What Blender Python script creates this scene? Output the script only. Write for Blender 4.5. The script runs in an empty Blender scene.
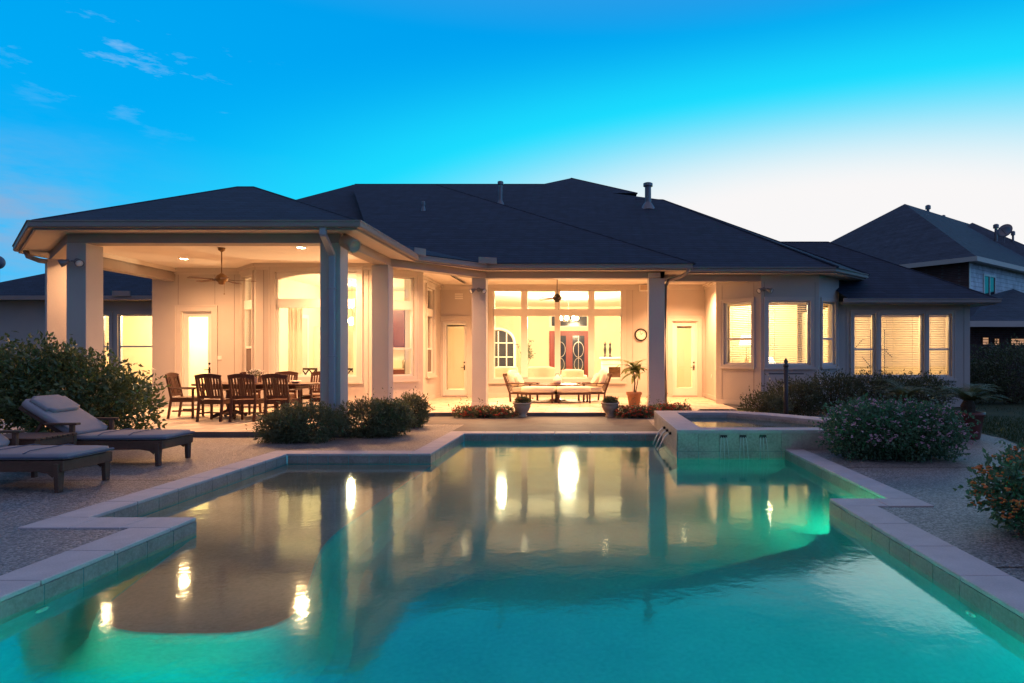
import bpy, math, random
from mathutils import Vector, Matrix
PI = math.pi
R = math.radians
sc = bpy.context.scene
C = sc.collection
rnd = random.Random(7)

# ------------------------------------------------------------------ mesh builder
class MB:
    def __init__(s, M=None):
        s.v = []; s.f = []; s.M = M
    def add(s, vs, fs):
        n = len(s.v)
        if s.M is not None:
            vs = [s.M @ Vector(p) for p in vs]
        s.v.extend([tuple(p) for p in vs])
        s.f.extend([tuple(i + n for i in f) for f in fs])
        return s
    def box(s, x0, x1, y0, y1, z0, z1):
        return s.add([(x0,y0,z0),(x1,y0,z0),(x1,y1,z0),(x0,y1,z0),(x0,y0,z1),(x1,y0,z1),(x1,y1,z1),(x0,y1,z1)],
                     [(0,3,2,1),(4,5,6,7),(0,1,5,4),(1,2,6,5),(2,3,7,6),(3,0,4,7)])
    def cbox(s, c, size, rot=None):
        M = Matrix.Translation(c)
        if rot is not None: M = M @ rot.to_4x4()
        h = [a/2 for a in size]
        vs = [M @ Vector((x*h[0], y*h[1], z*h[2])) for z in (-1,1) for x,y in ((-1,-1),(1,-1),(1,1),(-1,1))]
        return s.add(vs, [(0,3,2,1),(4,5,6,7),(0,1,5,4),(1,2,6,5),(2,3,7,6),(3,0,4,7)])
    def bar(s, p0, p1, w, h, up=(0,0,1), w1=None, h1=None):
        p0 = Vector(p0); p1 = Vector(p1); d = (p1-p0).normalized(); up = Vector(up)
        if abs(d.dot(up)) > .98: up = Vector((0,1,0))
        x = d.cross(up).normalized(); y = x.cross(d)
        w1 = w if w1 is None else w1; h1 = h if h1 is None else h1
        vs = []
        for p, a, b in ((p0,w,h),(p1,w1,h1)):
            vs += [p - x*a/2 - y*b/2, p + x*a/2 - y*b/2, p + x*a/2 + y*b/2, p - x*a/2 + y*b/2]
        return s.add(vs, [(0,3,2,1),(4,5,6,7),(0,1,5,4),(1,2,6,5),(2,3,7,6),(3,0,4,7)])
    def tube(s, pts, r, n=8, caps=True):
        pts = [Vector(p) for p in pts]; k = len(pts)
        rr = r if isinstance(r, (list, tuple)) else [r]*k
        d0 = (pts[1]-pts[0]).normalized()
        ref = Vector((0,0,1)) if abs(d0.z) < .9 else Vector((0,1,0))
        vs = []
        for i, p in enumerate(pts):
            d = (pts[min(i+1,k-1)] - pts[max(i-1,0)]).normalized()
            x = d.cross(ref)
            if x.length < 1e-4: x = d.orthogonal()
            x.normalize(); y = x.cross(d)
            for j in range(n):
                a = 2*PI*j/n
                vs.append(p + x*math.cos(a)*rr[i] + y*math.sin(a)*rr[i])
        fs = [(i*n+j, i*n+(j+1)%n, (i+1)*n+(j+1)%n, (i+1)*n+j) for i in range(k-1) for j in range(n)]
        if caps: fs += [tuple(range(n-1,-1,-1)), tuple((k-1)*n+j for j in range(n))]
        return s.add(vs, fs)
    def lathe(s, prof, c=(0,0,0), n=20, axis=None):
        M = Matrix.Translation(c)
        if axis is not None:
            M = M @ Vector((0,0,1)).rotation_difference(Vector(axis)).to_matrix().to_4x4()
        vs = [M @ Vector((r*math.cos(2*PI*j/n), r*math.sin(2*PI*j/n), z)) for r, z in prof for j in range(n)]
        k = len(prof)
        fs = [(i*n+j, i*n+(j+1)%n, (i+1)*n+(j+1)%n, (i+1)*n+j) for i in range(k-1) for j in range(n)]
        fs += [tuple(range(n-1,-1,-1)), tuple((k-1)*n+j for j in range(n))]
        return s.add(vs, fs)
    def ball(s, c, r, nu=8, nv=6):
        r = (r,r,r) if not isinstance(r, (tuple, list)) else r
        vs = [(c[0], c[1], c[2]-r[2])]
        for i in range(1, nv):
            t = -PI/2 + PI*i/nv
            for j in range(nu):
                a = 2*PI*j/nu
                vs.append((c[0]+r[0]*math.cos(t)*math.cos(a), c[1]+r[1]*math.cos(t)*math.sin(a), c[2]+r[2]*math.sin(t)))
        vs.append((c[0], c[1], c[2]+r[2]))
        fs = [(0, 1+(j+1)%nu, 1+j) for j in range(nu)]
        for i in range(nv-2):
            for j in range(nu):
                a = 1+i*nu
                fs.append((a+j, a+(j+1)%nu, a+nu+(j+1)%nu, a+nu+j))
        a = 1+(nv-2)*nu
        fs += [(a+j, a+(j+1)%nu, len(vs)-1) for j in range(nu)]
        return s.add(vs, fs)
    def poly(s, pts):
        if len(pts) > 5:
            from mathutils.geometry import tessellate_polygon
            P = [Vector(p) for p in pts]; nn = Vector((0,0,0))
            for i in range(len(P)): nn += P[i].cross(P[(i+1)%len(P)])
            fs = []
            for f in tessellate_polygon([P]):
                a, b, c_ = (P[i] for i in f)
                fs.append(tuple(f) if (b-a).cross(c_-a).dot(nn) >= 0 else tuple(f)[::-1])
            return s.add(pts, fs)
        return s.add(pts, [tuple(range(len(pts)))])
    def prism(s, pts, z0, z1):
        n = len(pts)
        vs = [(p[0],p[1],z0) for p in pts] + [(p[0],p[1],z1) for p in pts]
        fs = [tuple(range(n-1,-1,-1)), tuple(range(n,2*n))] + [(i,(i+1)%n,n+(i+1)%n,n+i) for i in range(n)]
        return s.add(vs, fs)
    def cushion(s, x0, x1, y0, y1, z0, z1, b=.03, n=6):
        """soft slab: rounded, slightly crowned top"""
        cx, cy, cz = (x0+x1)/2, (y0+y1)/2, (z0+z1)/2
        hx, hy, hz = (x1-x0)/2, (y1-y0)/2, (z1-z0)/2
        vs = []; m = 2*n
        def corner(px, py, k):
            return (cx+px, cy+py, k)
        rows = []
        lay = [(-1,.9),(-.8,.985),(0,1.0),(.8,.985),(1,.9)]
        per = []
        for i in range(n): per.append((-1+2*i/n, -1))
        for i in range(n): per.append((1, -1+2*i/n))
        for i in range(n): per.append((1-2*i/n, 1))
        for i in range(n): per.append((-1, 1-2*i/n))
        L = len(per)
        for zz, sc_ in lay:
            ins = (1-sc_)
            for (a, c_) in per:
                ix = hx - ins*min(hx,hy)*1.0; iy = hy - ins*min(hx,hy)*1.0
                rx = a*ix; ry = c_*iy
                # round the corners a bit
                if abs(a) == 1 and abs(c_) == 1: rx *= (1-b/hx); ry *= (1-b/hy)
                vs.append((cx+rx, cy+ry, cz+zz*hz))
        fs = [(i*L+j, i*L+(j+1)%L, (i+1)*L+(j+1)%L, (i+1)*L+j) for i in range(len(lay)-1) for j in range(L)]
        # crowned top
        base = (len(lay)-1)*L
        vs2 = [(cx+(p[0]-cx)*.6, cy+(p[1]-cy)*.6, cz+hz*1.12) for p in vs[base:base+L]]
        o = len(vs); vs += vs2
        fs += [(base+j, base+(j+1)%L, o+(j+1)%L, o+j) for j in range(L)]
        fs += [tuple(o+j for j in range(L)), tuple(range(L-1,-1,-1))]
        return s.add(vs, fs)
    # boxes in the frame of a wall: s along it, d outward, z up
    def fbox(s, fr, s0, s1, d0, d1, z0, z1):
        vs = [fr.p(a, d, z) for z in (z0,z1) for a, d in ((s0,d1),(s1,d1),(s1,d0),(s0,d0))]
        return s.add(vs, [(0,3,2,1),(4,5,6,7),(0,1,5,4),(1,2,6,5),(2,3,7,6),(3,0,4,7)])
    def frame_ring(s, fr, s0, s1, z0, z1, w, d0, d1, bottom=True):
        s.fbox(fr, s0, s0+w, d0, d1, z0, z1); s.fbox(fr, s1-w, s1, d0, d1, z0, z1)
        s.fbox(fr, s0+w, s1-w, d0, d1, z1-w, z1)
        if bottom: s.fbox(fr, s0+w, s1-w, d0, d1, z0, z0+w)
        return s
    def wall(s, fr, s0, s1, z0, z1, t, holes=()):
        S = sorted(set([s0,s1]+[h[0] for h in holes]+[h[1] for h in holes]))
        Z = sorted(set([z0,z1]+[h[2] for h in holes]+[h[3] for h in holes]))
        def solid(i, j):
            if i < 0 or j < 0 or i >= len(S)-1 or j >= len(Z)-1: return None
            a = (S[i]+S[i+1])/2; b = (Z[j]+Z[j+1])/2
            return not any(h[0] < a < h[1] and h[2] < b < h[3] for h in holes)
        P = fr.p
        for i in range(len(S)-1):
            for j in range(len(Z)-1):
                if not solid(i,j): continue
                a,b,c,d = S[i],S[i+1],Z[j],Z[j+1]
                s.add([P(a,0,c),P(b,0,c),P(b,0,d),P(a,0,d)], [(0,1,2,3)])
                s.add([P(a,-t,c),P(b,-t,c),P(b,-t,d),P(a,-t,d)], [(3,2,1,0)])
                if solid(i-1,j) is False: s.add([P(a,0,c),P(a,-t,c),P(a,-t,d),P(a,0,d)], [(3,2,1,0)])
                if solid(i+1,j) is False: s.add([P(b,0,c),P(b,-t,c),P(b,-t,d),P(b,0,d)], [(0,1,2,3)])
                if solid(i,j-1) is False: s.add([P(a,0,c),P(b,0,c),P(b,-t,c),P(a,-t,c)], [(3,2,1,0)])
                if solid(i,j+1) is False: s.add([P(a,0,d),P(b,0,d),P(b,-t,d),P(a,-t,d)], [(0,1,2,3)])
        return s
    def ribbon(s, pl, o0, o1, z0, z1):
        a = offset(pl, o0); b = offset(pl, o1); n = len(pl)
        vs = []
        for i in range(n):
            vs += [(*a[i],z0),(*b[i],z0),(*b[i],z1),(*a[i],z1)]
        fs = []
        for i in range(n-1):
            for k in range(4):
                fs.append((i*4+k, i*4+(k+1)%4, (i+1)*4+(k+1)%4, (i+1)*4+k))
        fs += [(3,2,1,0), tuple((n-1)*4+k for k in range(4))]
        return s.add(vs, fs)
    def build(s, name, mat, parent=None, world=True, smooth=False, bevel=0, sub=0):
        me = bpy.data.meshes.new(name)
        off = Vector((0,0,0))
        if parent is not None and world:
            q = parent
            while q is not None: off += q.location; q = q.parent
        me.from_pydata([(p[0]-off.x, p[1]-off.y, p[2]-off.z) for p in s.v], [], s.f)
        me.validate(); me.update()
        if isinstance(mat, (list, tuple)):
            for m in mat: me.materials.append(m)
        else: me.materials.append(mat)
        if smooth: me.polygons.foreach_set('use_smooth', [True]*len(me.polygons))
        o = bpy.data.objects.new(name, me); C.objects.link(o)
        if parent is not None: o.parent = parent
        if bevel:
            m = o.modifiers.new('Bevel', 'BEVEL'); m.width = bevel; m.segments = 2; m.limit_method = 'ANGLE'; m.angle_limit = R(40)
        if sub:
            m = o.modifiers.new('Sub', 'SUBSURF'); m.levels = sub; m.render_levels = sub
        return o

def offset(pl, d):
    if d == 0: return [tuple(p[:2]) for p in pl]
    out = []; n = len(pl)
    def nrm(a, b):
        ux, uy = b[0]-a[0], b[1]-a[1]; l = math.hypot(ux, uy); return (uy/l, -ux/l)
    for i in range(n):
        if i == 0: nx, ny = nrm(pl[0], pl[1]); k = 1
        elif i == n-1: nx, ny = nrm(pl[-2], pl[-1]); k = 1
        else:
            a = nrm(pl[i-1], pl[i]); b = nrm(pl[i], pl[i+1])
            nx, ny = a[0]+b[0], a[1]+b[1]; l = math.hypot(nx, ny); nx /= l; ny /= l
            k = 1/max(.3, nx*a[0]+ny*a[1])
        out.append((pl[i][0]+nx*d*k, pl[i][1]+ny*d*k))
    return out

class Fr:
    def __init__(s, p0, p1):
        s.o = Vector((p0[0], p0[1], 0)); d = Vector((p1[0]-p0[0], p1[1]-p0[1], 0))
        s.L = d.length; s.u = d.normalized(); s.n = Vector((s.u.y, -s.u.x, 0))
    def p(s, a, d, z):
        q = s.o + s.u*a + s.n*d; return (q.x, q.y, z)

# ------------------------------------------------------------------ tagging
def tag(o, label=None, cat=None, group=None, kind=None):
    if label: o['label'] = label
    if cat: o['category'] = cat
    if group: o['group'] = group
    if kind: o['kind'] = kind
    return o
def thing(name, label, cat, loc=(0,0,0), rz=0, group=None):
    o = bpy.data.objects.new(name, None); C.objects.link(o)
    o.empty_display_size = .2
    o.location = loc; o.rotation_euler = (0,0,rz)
    return tag(o, label, cat, group)
def copy_tree(o, parent=None):
    c = o.copy(); C.objects.link(c)
    if parent is not None: c.parent = parent
    for ch in [x for x in o.children]: copy_tree(ch, c)
    return c
def dup(o, loc, rz, label, group=None):
    c = copy_tree(o); c.location = loc; c.rotation_euler = (0,0,rz); c['label'] = label
    if group: c['group'] = group
    return c

# ------------------------------------------------------------------ materials
def nt(name):
    m = bpy.data.materials.new(name); m.use_nodes = True
    t = m.node_tree; b = t.nodes['Principled BSDF']
    return m, t, b
def N(t, typ, **kw):
    n = t.nodes.new(typ)
    for k, v in kw.items(): setattr(n, k, v)
    return n
def mat(name, col, rough=.7, var=.18, scale=6., fine=60., bump=.1, metal=0., spec=.4, stretch=None, coat=0):
    m, t, b = nt(name)
    tc = N(t, 'ShaderNodeTexCoord')
    mp = N(t, 'ShaderNodeMapping'); t.links.new(tc.outputs['Object'], mp.inputs['Vector'])
    if stretch: mp.inputs['Scale'].default_value = stretch
    n1 = N(t, 'ShaderNodeTexNoise'); n1.inputs['Scale'].default_value = scale; n1.inputs['Detail'].default_value = 6
    n2 = N(t, 'ShaderNodeTexNoise'); n2.inputs['Scale'].default_value = fine; n2.inputs['Detail'].default_value = 4
    for n in (n1, n2): t.links.new(mp.outputs['Vector'], n.inputs['Vector'])
    mx = N(t, 'ShaderNodeMath', operation='ADD'); t.links.new(n1.outputs['Fac'], mx.inputs[0]); t.links.new(n2.outputs['Fac'], mx.inputs[1])
    rg = N(t, 'ShaderNodeMapRange'); rg.inputs['From Min'].default_value = .6; rg.inputs['From Max'].default_value = 1.4
    rg.inputs['To Min'].default_value = 1-var; rg.inputs['To Max'].default_value = 1+var
    t.links.new(mx.outputs[0], rg.inputs['Value'])
    vm = N(t, 'ShaderNodeVectorMath', operation='SCALE'); vm.inputs[0].default_value = col[:3]
    t.links.new(rg.outputs['Result'], vm.inputs['Scale']); t.links.new(vm.outputs['Vector'], b.inputs['Base Color'])
    b.inputs['Roughness'].default_value = rough; b.inputs['Metallic'].default_value = metal
    b.inputs['Specular IOR Level'].default_value = spec
    b.inputs['Coat Weight'].default_value = coat
    if bump:
        bp = N(t, 'ShaderNodeBump'); bp.inputs['Strength'].default_value = bump; bp.inputs['Distance'].default_value = .02
        t.links.new(n2.outputs['Fac'], bp.inputs['Height']); t.links.new(bp.outputs['Normal'], b.inputs['Normal'])
    return m
def emit(name, col, st):
    m, t, b = nt(name)
    b.inputs['Base Color'].default_value = (.8,.75,.65,1)
    b.inputs['Emission Color'].default_value = (*col,1); b.inputs['Emission Strength'].default_value = st
    return m
def glass(name, tint=(1,1,1)):
    m = bpy.data.materials.new(name); m.use_nodes = True; t = m.node_tree; t.nodes.clear()
    o = N(t, 'ShaderNodeOutputMaterial'); mx = N(t, 'ShaderNodeMixShader'); tr = N(t, 'ShaderNodeBsdfTransparent'); gl = N(t, 'ShaderNodeBsdfGlossy')
    tr.inputs['Color'].default_value = (*tint,1); gl.inputs['Roughness'].default_value = .01
    lw = N(t, 'ShaderNodeLayerWeight'); lw.inputs['Blend'].default_value = .5
    pw = N(t, 'ShaderNodeMath', operation='POWER'); pw.inputs[1].default_value = 5; t.links.new(lw.outputs['Facing'], pw.inputs[0])
    fr = N(t, 'ShaderNodeMath', operation='MULTIPLY_ADD'); fr.inputs[1].default_value = .9; fr.inputs[2].default_value = .04; t.links.new(pw.outputs[0], fr.inputs[0])
    t.links.new(fr.outputs[0], mx.inputs[0]); t.links.new(tr.outputs[0], mx.inputs[1]); t.links.new(gl.outputs[0], mx.inputs[2]); t.links.new(mx.outputs[0], o.inputs['Surface'])
    return m
def cloth_translucent(name, col, amount=.5):
    m = bpy.data.materials.new(name); m.use_nodes = True; t = m.node_tree; t.nodes.clear()
    o = N(t, 'ShaderNodeOutputMaterial'); mx = N(t, 'ShaderNodeMixShader'); a = N(t, 'ShaderNodeBsdfDiffuse'); b = N(t, 'ShaderNodeBsdfTranslucent')
    a.inputs['Color'].default_value = (*col,1); b.inputs['Color'].default_value = (*col,1); mx.inputs[0].default_value = amount
    t.links.new(a.outputs[0], mx.inputs[1]); t.links.new(b.outputs[0], mx.inputs[2]); t.links.new(mx.outputs[0], o.inputs['Surface'])
    return m
def leafmat(name, c0, c1, rough=.5, sc_=9.):
    m, t, b = nt(name)
    tc = N(t, 'ShaderNodeTexCoord')
    n1 = N(t, 'ShaderNodeTexNoise'); n1.inputs['Scale'].default_value = sc_; n1.inputs['Detail'].default_value = 8; n1.inputs['Roughness'].default_value = .75
    t.links.new(tc.outputs['Object'], n1.inputs['Vector'])
    cr = N(t, 'ShaderNodeValToRGB'); cr.color_ramp.elements[0].position = .33; cr.color_ramp.elements[1].position = .67
    cr.color_ramp.elements[0].color = (*c0,1); cr.color_ramp.elements[1].color = (*c1,1)
    t.links.new(n1.outputs['Fac'], cr.inputs['Fac']); t.links.new(cr.outputs['Color'], b.inputs['Base Color'])
    b.inputs['Roughness'].default_value = rough
    tl_ = N(t, 'ShaderNodeBsdfTranslucent'); t.links.new(cr.outputs['Color'], tl_.inputs['Color'])
    ms = N(t, 'ShaderNodeMixShader'); ms.inputs[0].default_value = .3; o = t.nodes['Material Output']
    t.links.new(b.outputs[0], ms.inputs[1]); t.links.new(tl_.outputs[0], ms.inputs[2]); t.links.new(ms.outputs[0], o.inputs['Surface'])
    return m

def aggregate():
    m, t, b = nt('exposed_aggregate')
    tc = N(t, 'ShaderNodeTexCoord')
    vo = N(t, 'ShaderNodeTexVoronoi'); vo.inputs['Scale'].default_value = 64; t.links.new(tc.outputs['Object'], vo.inputs['Vector'])
    cr = N(t, 'ShaderNodeValToRGB'); e = cr.color_ramp.elements
    e[0].position = 0; e[0].color = (.085,.075,.07,1); e[1].position = 1; e[1].color = (.42,.375,.345,1)
    k = e.new(.5); k.color = (.215,.185,.168,1)
    sp = N(t, 'ShaderNodeSeparateColor'); t.links.new(vo.outputs['Color'], sp.inputs[0]); t.links.new(sp.outputs[0], cr.inputs['Fac'])
    n1 = N(t, 'ShaderNodeTexNoise'); n1.inputs['Scale'].default_value = .8; n1.inputs['Detail'].default_value = 7; t.links.new(tc.outputs['Object'], n1.inputs['Vector'])
    rg = N(t, 'ShaderNodeMapRange'); rg.inputs['From Min'].default_value = .3; rg.inputs['From Max'].default_value = .7; rg.inputs['To Min'].default_value = .74; rg.inputs['To Max'].default_value = 1.18
    t.links.new(n1.outputs['Fac'], rg.inputs['Value'])
    vm = N(t, 'ShaderNodeVectorMath', operation='SCALE'); t.links.new(cr.outputs['Color'], vm.inputs[0]); t.links.new(rg.outputs['Result'], vm.inputs['Scale'])
    t.links.new(vm.outputs['Vector'], b.inputs['Base Color'])
    bp = N(t, 'ShaderNodeBump'); bp.inputs['Strength'].default_value = .8; bp.inputs['Distance'].default_value = .008; bp.invert = True
    t.links.new(vo.outputs['Distance'], bp.inputs['Height']); t.links.new(bp.outputs['Normal'], b.inputs['Normal'])
    r2 = N(t, 'ShaderNodeMapRange'); r2.inputs['To Min'].default_value = .28; r2.inputs['To Max'].default_value = .55
    t.links.new(n1.outputs['Fac'], r2.inputs['Value']); t.links.new(r2.outputs['Result'], b.inputs['Roughness'])
    return m

def brickish(name, c1, c2, mortar, bw, bh, axes, msize=.012, rough=.75, bump=.3, off=.5):
    m, t, b = nt(name)
    tc = N(t, 'ShaderNodeTexCoord'); sx = N(t, 'ShaderNodeSeparateXYZ'); t.links.new(tc.outputs['Object'], sx.inputs[0])
    cb = N(t, 'ShaderNodeCombineXYZ')
    if axes == 'xy':
        t.links.new(sx.outputs['X'], cb.inputs['X']); t.links.new(sx.outputs['Y'], cb.inputs['Y'])
    else:
        ad = N(t, 'ShaderNodeMath', operation='ADD'); t.links.new(sx.outputs['X'], ad.inputs[0]); t.links.new(sx.outputs['Y'], ad.inputs[1])
        t.links.new(ad.outputs[0], cb.inputs['X']); t.links.new(sx.outputs['Z'], cb.inputs['Y'])
    br = N(t, 'ShaderNodeTexBrick'); br.inputs['Color1'].default_value = (*c1,1); br.inputs['Color2'].default_value = (*c2,1); br.inputs['Mortar'].default_value = (*mortar,1)
    br.inputs['Scale'].default_value = 1; br.inputs['Brick Width'].default_value = bw; br.inputs['Row Height'].default_value = bh; br.inputs['Mortar Size'].default_value = msize
    br.inputs['Mortar Smooth'].default_value = .3; br.offset = off
    t.links.new(cb.outputs[0], br.inputs['Vector'])
    n1 = N(t, 'ShaderNodeTexNoise'); n1.inputs['Scale'].default_value = 3; n1.inputs['Detail'].default_value = 8; t.links.new(tc.outputs['Object'], n1.inputs['Vector'])
    rg = N(t, 'ShaderNodeMapRange'); rg.inputs['From Min'].default_value = .3; rg.inputs['From Max'].default_value = .7; rg.inputs['To Min'].default_value = .75; rg.inputs['To Max'].default_value = 1.2
    t.links.new(n1.outputs['Fac'], rg.inputs['Value'])
    vm = N(t, 'ShaderNodeVectorMath', operation='SCALE'); t.links.new(br.outputs['Color'], vm.inputs[0]); t.links.new(rg.outputs['Result'], vm.inputs['Scale'])
    t.links.new(vm.outputs['Vector'], b.inputs['Base Color']); b.inputs['Roughness'].default_value = rough
    bp = N(t, 'ShaderNodeBump'); bp.inputs['Strength'].default_value = bump; bp.inputs['Distance'].default_value = .01; bp.invert = True
    t.links.new(br.outputs['Fac'], bp.inputs['Height']); t.links.new(bp.outputs['Normal'], b.inputs['Normal'])
    return m

def water(name, rough=.07, bump=.035, tint=(.75,.98,.97)):
    m = bpy.data.materials.new(name); m.use_nodes = True; t = m.node_tree; t.nodes.clear()
    o = N(t, 'ShaderNodeOutputMaterial'); g = N(t, 'ShaderNodeBsdfGlass'); g.inputs['IOR'].default_value = 1.6
    g.inputs['Roughness'].default_value = rough; g.inputs['Color'].default_value = (*tint,1)
    tc = N(t, 'ShaderNodeTexCoord')
    n1 = N(t, 'ShaderNodeTexNoise'); n1.inputs['Scale'].default_value = 3.2; n1.inputs['Detail'].default_value = 3; n1.inputs['Distortion'].default_value = .4
    n2 = N(t, 'ShaderNodeTexNoise'); n2.inputs['Scale'].default_value = 17; n2.inputs['Detail'].default_value = 4
    for n in (n1, n2): t.links.new(tc.outputs['Object'], n.inputs['Vector'])
    ad = N(t, 'ShaderNodeMath', operation='MULTIPLY_ADD'); ad.inputs[1].default_value = .28
    t.links.new(n2.outputs['Fac'], ad.inputs[0]); t.links.new(n1.outputs['Fac'], ad.inputs[2])
    bp = N(t, 'ShaderNodeBump'); bp.inputs['Strength'].default_value = bump; bp.inputs['Distance'].default_value = .05
    t.links.new(ad.outputs[0], bp.inputs['Height']); t.links.new(bp.outputs['Normal'], g.inputs['Normal'])
    t.links.new(g.outputs[0], o.inputs['Surface'])
    return m

M_deck = aggregate()
M_conc = mat('patio_concrete', (.13,.11,.095), .7, .3, 2.5, 70, .15)
M_coping = mat('coping_stone', (.50,.44,.43), .6, .16, 5, 80, .12)
M_joint = mat('joint_grout', (.20,.175,.155), .9, .1)
M_tile = mat('waterline_tile', (.30,.26,.23), .35, .3, 5, 40, .15)
M_spatile = mat('spa_stone_tile', (.42,.37,.32), .5, .35, 3.5, 30, .2)
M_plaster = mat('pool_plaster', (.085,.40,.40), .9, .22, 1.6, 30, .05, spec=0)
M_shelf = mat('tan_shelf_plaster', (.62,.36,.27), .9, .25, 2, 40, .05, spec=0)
M_water = water('pool_water')
M_patio = brickish('patio_flagstone', (.60,.50,.38), (.50,.40,.30), (.32,.25,.19), .55, .38, 'xy', .012, .6)
M_wall = mat('painted_stucco', (.50,.445,.395), .8, .10, .9, 90, .16)
M_trim = mat('painted_trim', (.56,.50,.44), .6, .05, 3, 90, .03)
M_white = mat('white_paint', (.74,.70,.63), .45, .04, 3, 90, .02)
M_ceil = mat('porch_ceiling_paint', (.74,.68,.60), .8, .04, 2, 100, .03)
M_gut = mat('gutter_metal', (.30,.25,.22), .6, .06, 3, 60, .02)
M_spout = mat('downspout_paint', (.36,.37,.40), .35, .06, 3, 60, .02, metal=.2)
M_beam = mat('beam_paint', (.36,.31,.28), .7, .06, 3, 80, .04)
M_roof = brickish('asphalt_shingles', (.012,.022,.045), (.019,.031,.058), (.005,.009,.017), .34, .085, 'xz', .009, .85, .5)
M_glass = glass('window_glass')
M_blind = cloth_translucent('blind_vinyl', (.72,.62,.45), .45)
M_shade = cloth_translucent('door_shade_cloth', (.78,.71,.56), .4)
M_screen = mat('insect_screen', (.16,.12,.10), .9, .1)
M_room = mat('cream_interior_paint', (.76,.66,.48), .8, .05, 2, 60, .02)
M_floor = mat('interior_floor', (.42,.28,.16), .4, .15, 3, 40, .03)
M_cab = mat('cherry_cabinet_wood', (.10,.016,.006), .4, .25, 4, 40, .05, stretch=(1,1,.2))
M_red = mat('red_front_door_wood', (.17,.018,.008), .4, .2, 4, 40, .05, stretch=(1,1,.2))
M_dark = mat('dark_iron', (.025,.022,.02), .45, .15, 8, 60, .05, metal=.6)
M_nick = mat('brushed_nickel', (.45,.40,.34), .3, .1, 8, 60, .02, metal=.9)
M_teak = mat('weathered_teak', (.12,.058,.036), .65, .35, 5, 50, .2, stretch=(.5,3,3))
M_maho = mat('oiled_hardwood', (.085,.034,.02), .42, .3, 5, 50, .1, stretch=(3,3,.5))
M_cush = mat('grey_lounge_fabric', (.30,.265,.27), .9, .1, 5, 200, .15)
M_pipe = mat('blue_grey_piping', (.10,.12,.17), .9, .1)
M_cream = mat('cream_cushion_fabric', (.74,.66,.52), .9, .07, 5, 160, .12)
M_terra = mat('terracotta', (.42,.19,.10), .8, .18, 6, 70, .1)
M_urn = mat('stone_urn', (.46,.34,.23), .8, .18, 6, 70, .15)
M_potred = mat('dark_red_glaze', (.16,.045,.035), .35, .2, 6, 60, .05)
M_soil = mat('soil', (.05,.035,.025), .95, .4, 20, 60, .4)
M_bulb = emit('lamp_glow', (1,.72,.38), 30)
M_lens = emit('downlight_lens', (1,.74,.42), 110)
M_white_shade = emit('lit_lamp_shade', (1,.80,.50), 4.5)
M_grass = leafmat('lawn_blades', (.02,.045,.012), (.05,.085,.025), .7, 4)
M_lawn = mat('lawn_soil_green', (.035,.055,.02), .9, .4, 3, 60, .5)
M_bush = leafmat('glossy_shrub_leaves', (.05,.085,.025), (.19,.23,.085), .38)
M_bush2 = leafmat('fine_hedge_leaves', (.07,.09,.035), (.20,.21,.10), .55)
M_bush3 = leafmat('dark_shrub_leaves', (.05,.065,.03), (.15,.16,.07), .55)
M_bush4 = leafmat('flowering_shrub_leaves', (.05,.12,.065), (.14,.25,.12), .45)
M_palm = leafmat('sago_fronds', (.06,.085,.025), (.17,.18,.06), .45)
M_bark = mat('bark', (.08,.055,.035), .9, .3, 15, 60, .5)
M_pink = mat('pale_pink_petals', (.66,.36,.46), .8, .15, 30)
M_orange = mat('orange_petals', (.62,.17,.045), .8, .2, 30)
M_redfl = mat('red_petals', (.60,.07,.03), .8, .2, 30)
M_whfl = mat('white_petals', (.75,.70,.60), .8, .1, 30)
M_stream, _t, _b = nt('falling_water'); _b.inputs['Base Color'].default_value = (.85,.88,.88,1); _b.inputs['Roughness'].default_value = .12; _b.inputs['Transmission Weight'].default_value = .35; _b.inputs['IOR'].default_value = 1.33
M_siding = brickish('white_lap_siding', (.62,.64,.66), (.58,.60,.62), (.3,.3,.3), 30, .2, 'xz', .012, .7)
M_brick = brickish('dark_red_brick', (.13,.05,.04), (.09,.035,.03), (.12,.09,.08), .24, .08, 'xz', .01, .85)
M_nroof = brickish('neighbour_shingles', (.032,.046,.070), (.046,.062,.090), (.018,.024,.036), .32, .09, 'xz', .008, .85, .5)
M_fence = mat('dark_fence_boards', (.05,.035,.028), .85, .35, 4, 50, .2, stretch=(6,6,.4))
M_dkglass = mat('dark_window_pane', (.02,.025,.035), .12, .05, 3, 20, 0)
M_litpane = emit('lit_neighbour_pane', (1,.48,.18), .45)
M_gray = mat('grey_metal', (.20,.20,.21), .45, .1, 6, 60, .03, metal=.4)
M_post = mat('dark_bronze_post', (.055,.04,.038), .5, .2, 8, 60, .05)
M_bronze = mat('fan_bronze', (.22,.13,.06), .35, .15, 8, 60, .02, metal=.7)
M_tower = mat('tower_paint', (.10,.11,.16), .6, .1)
M_niche = emit('pool_lamp_lens', (.15,1,.62), 6)

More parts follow.
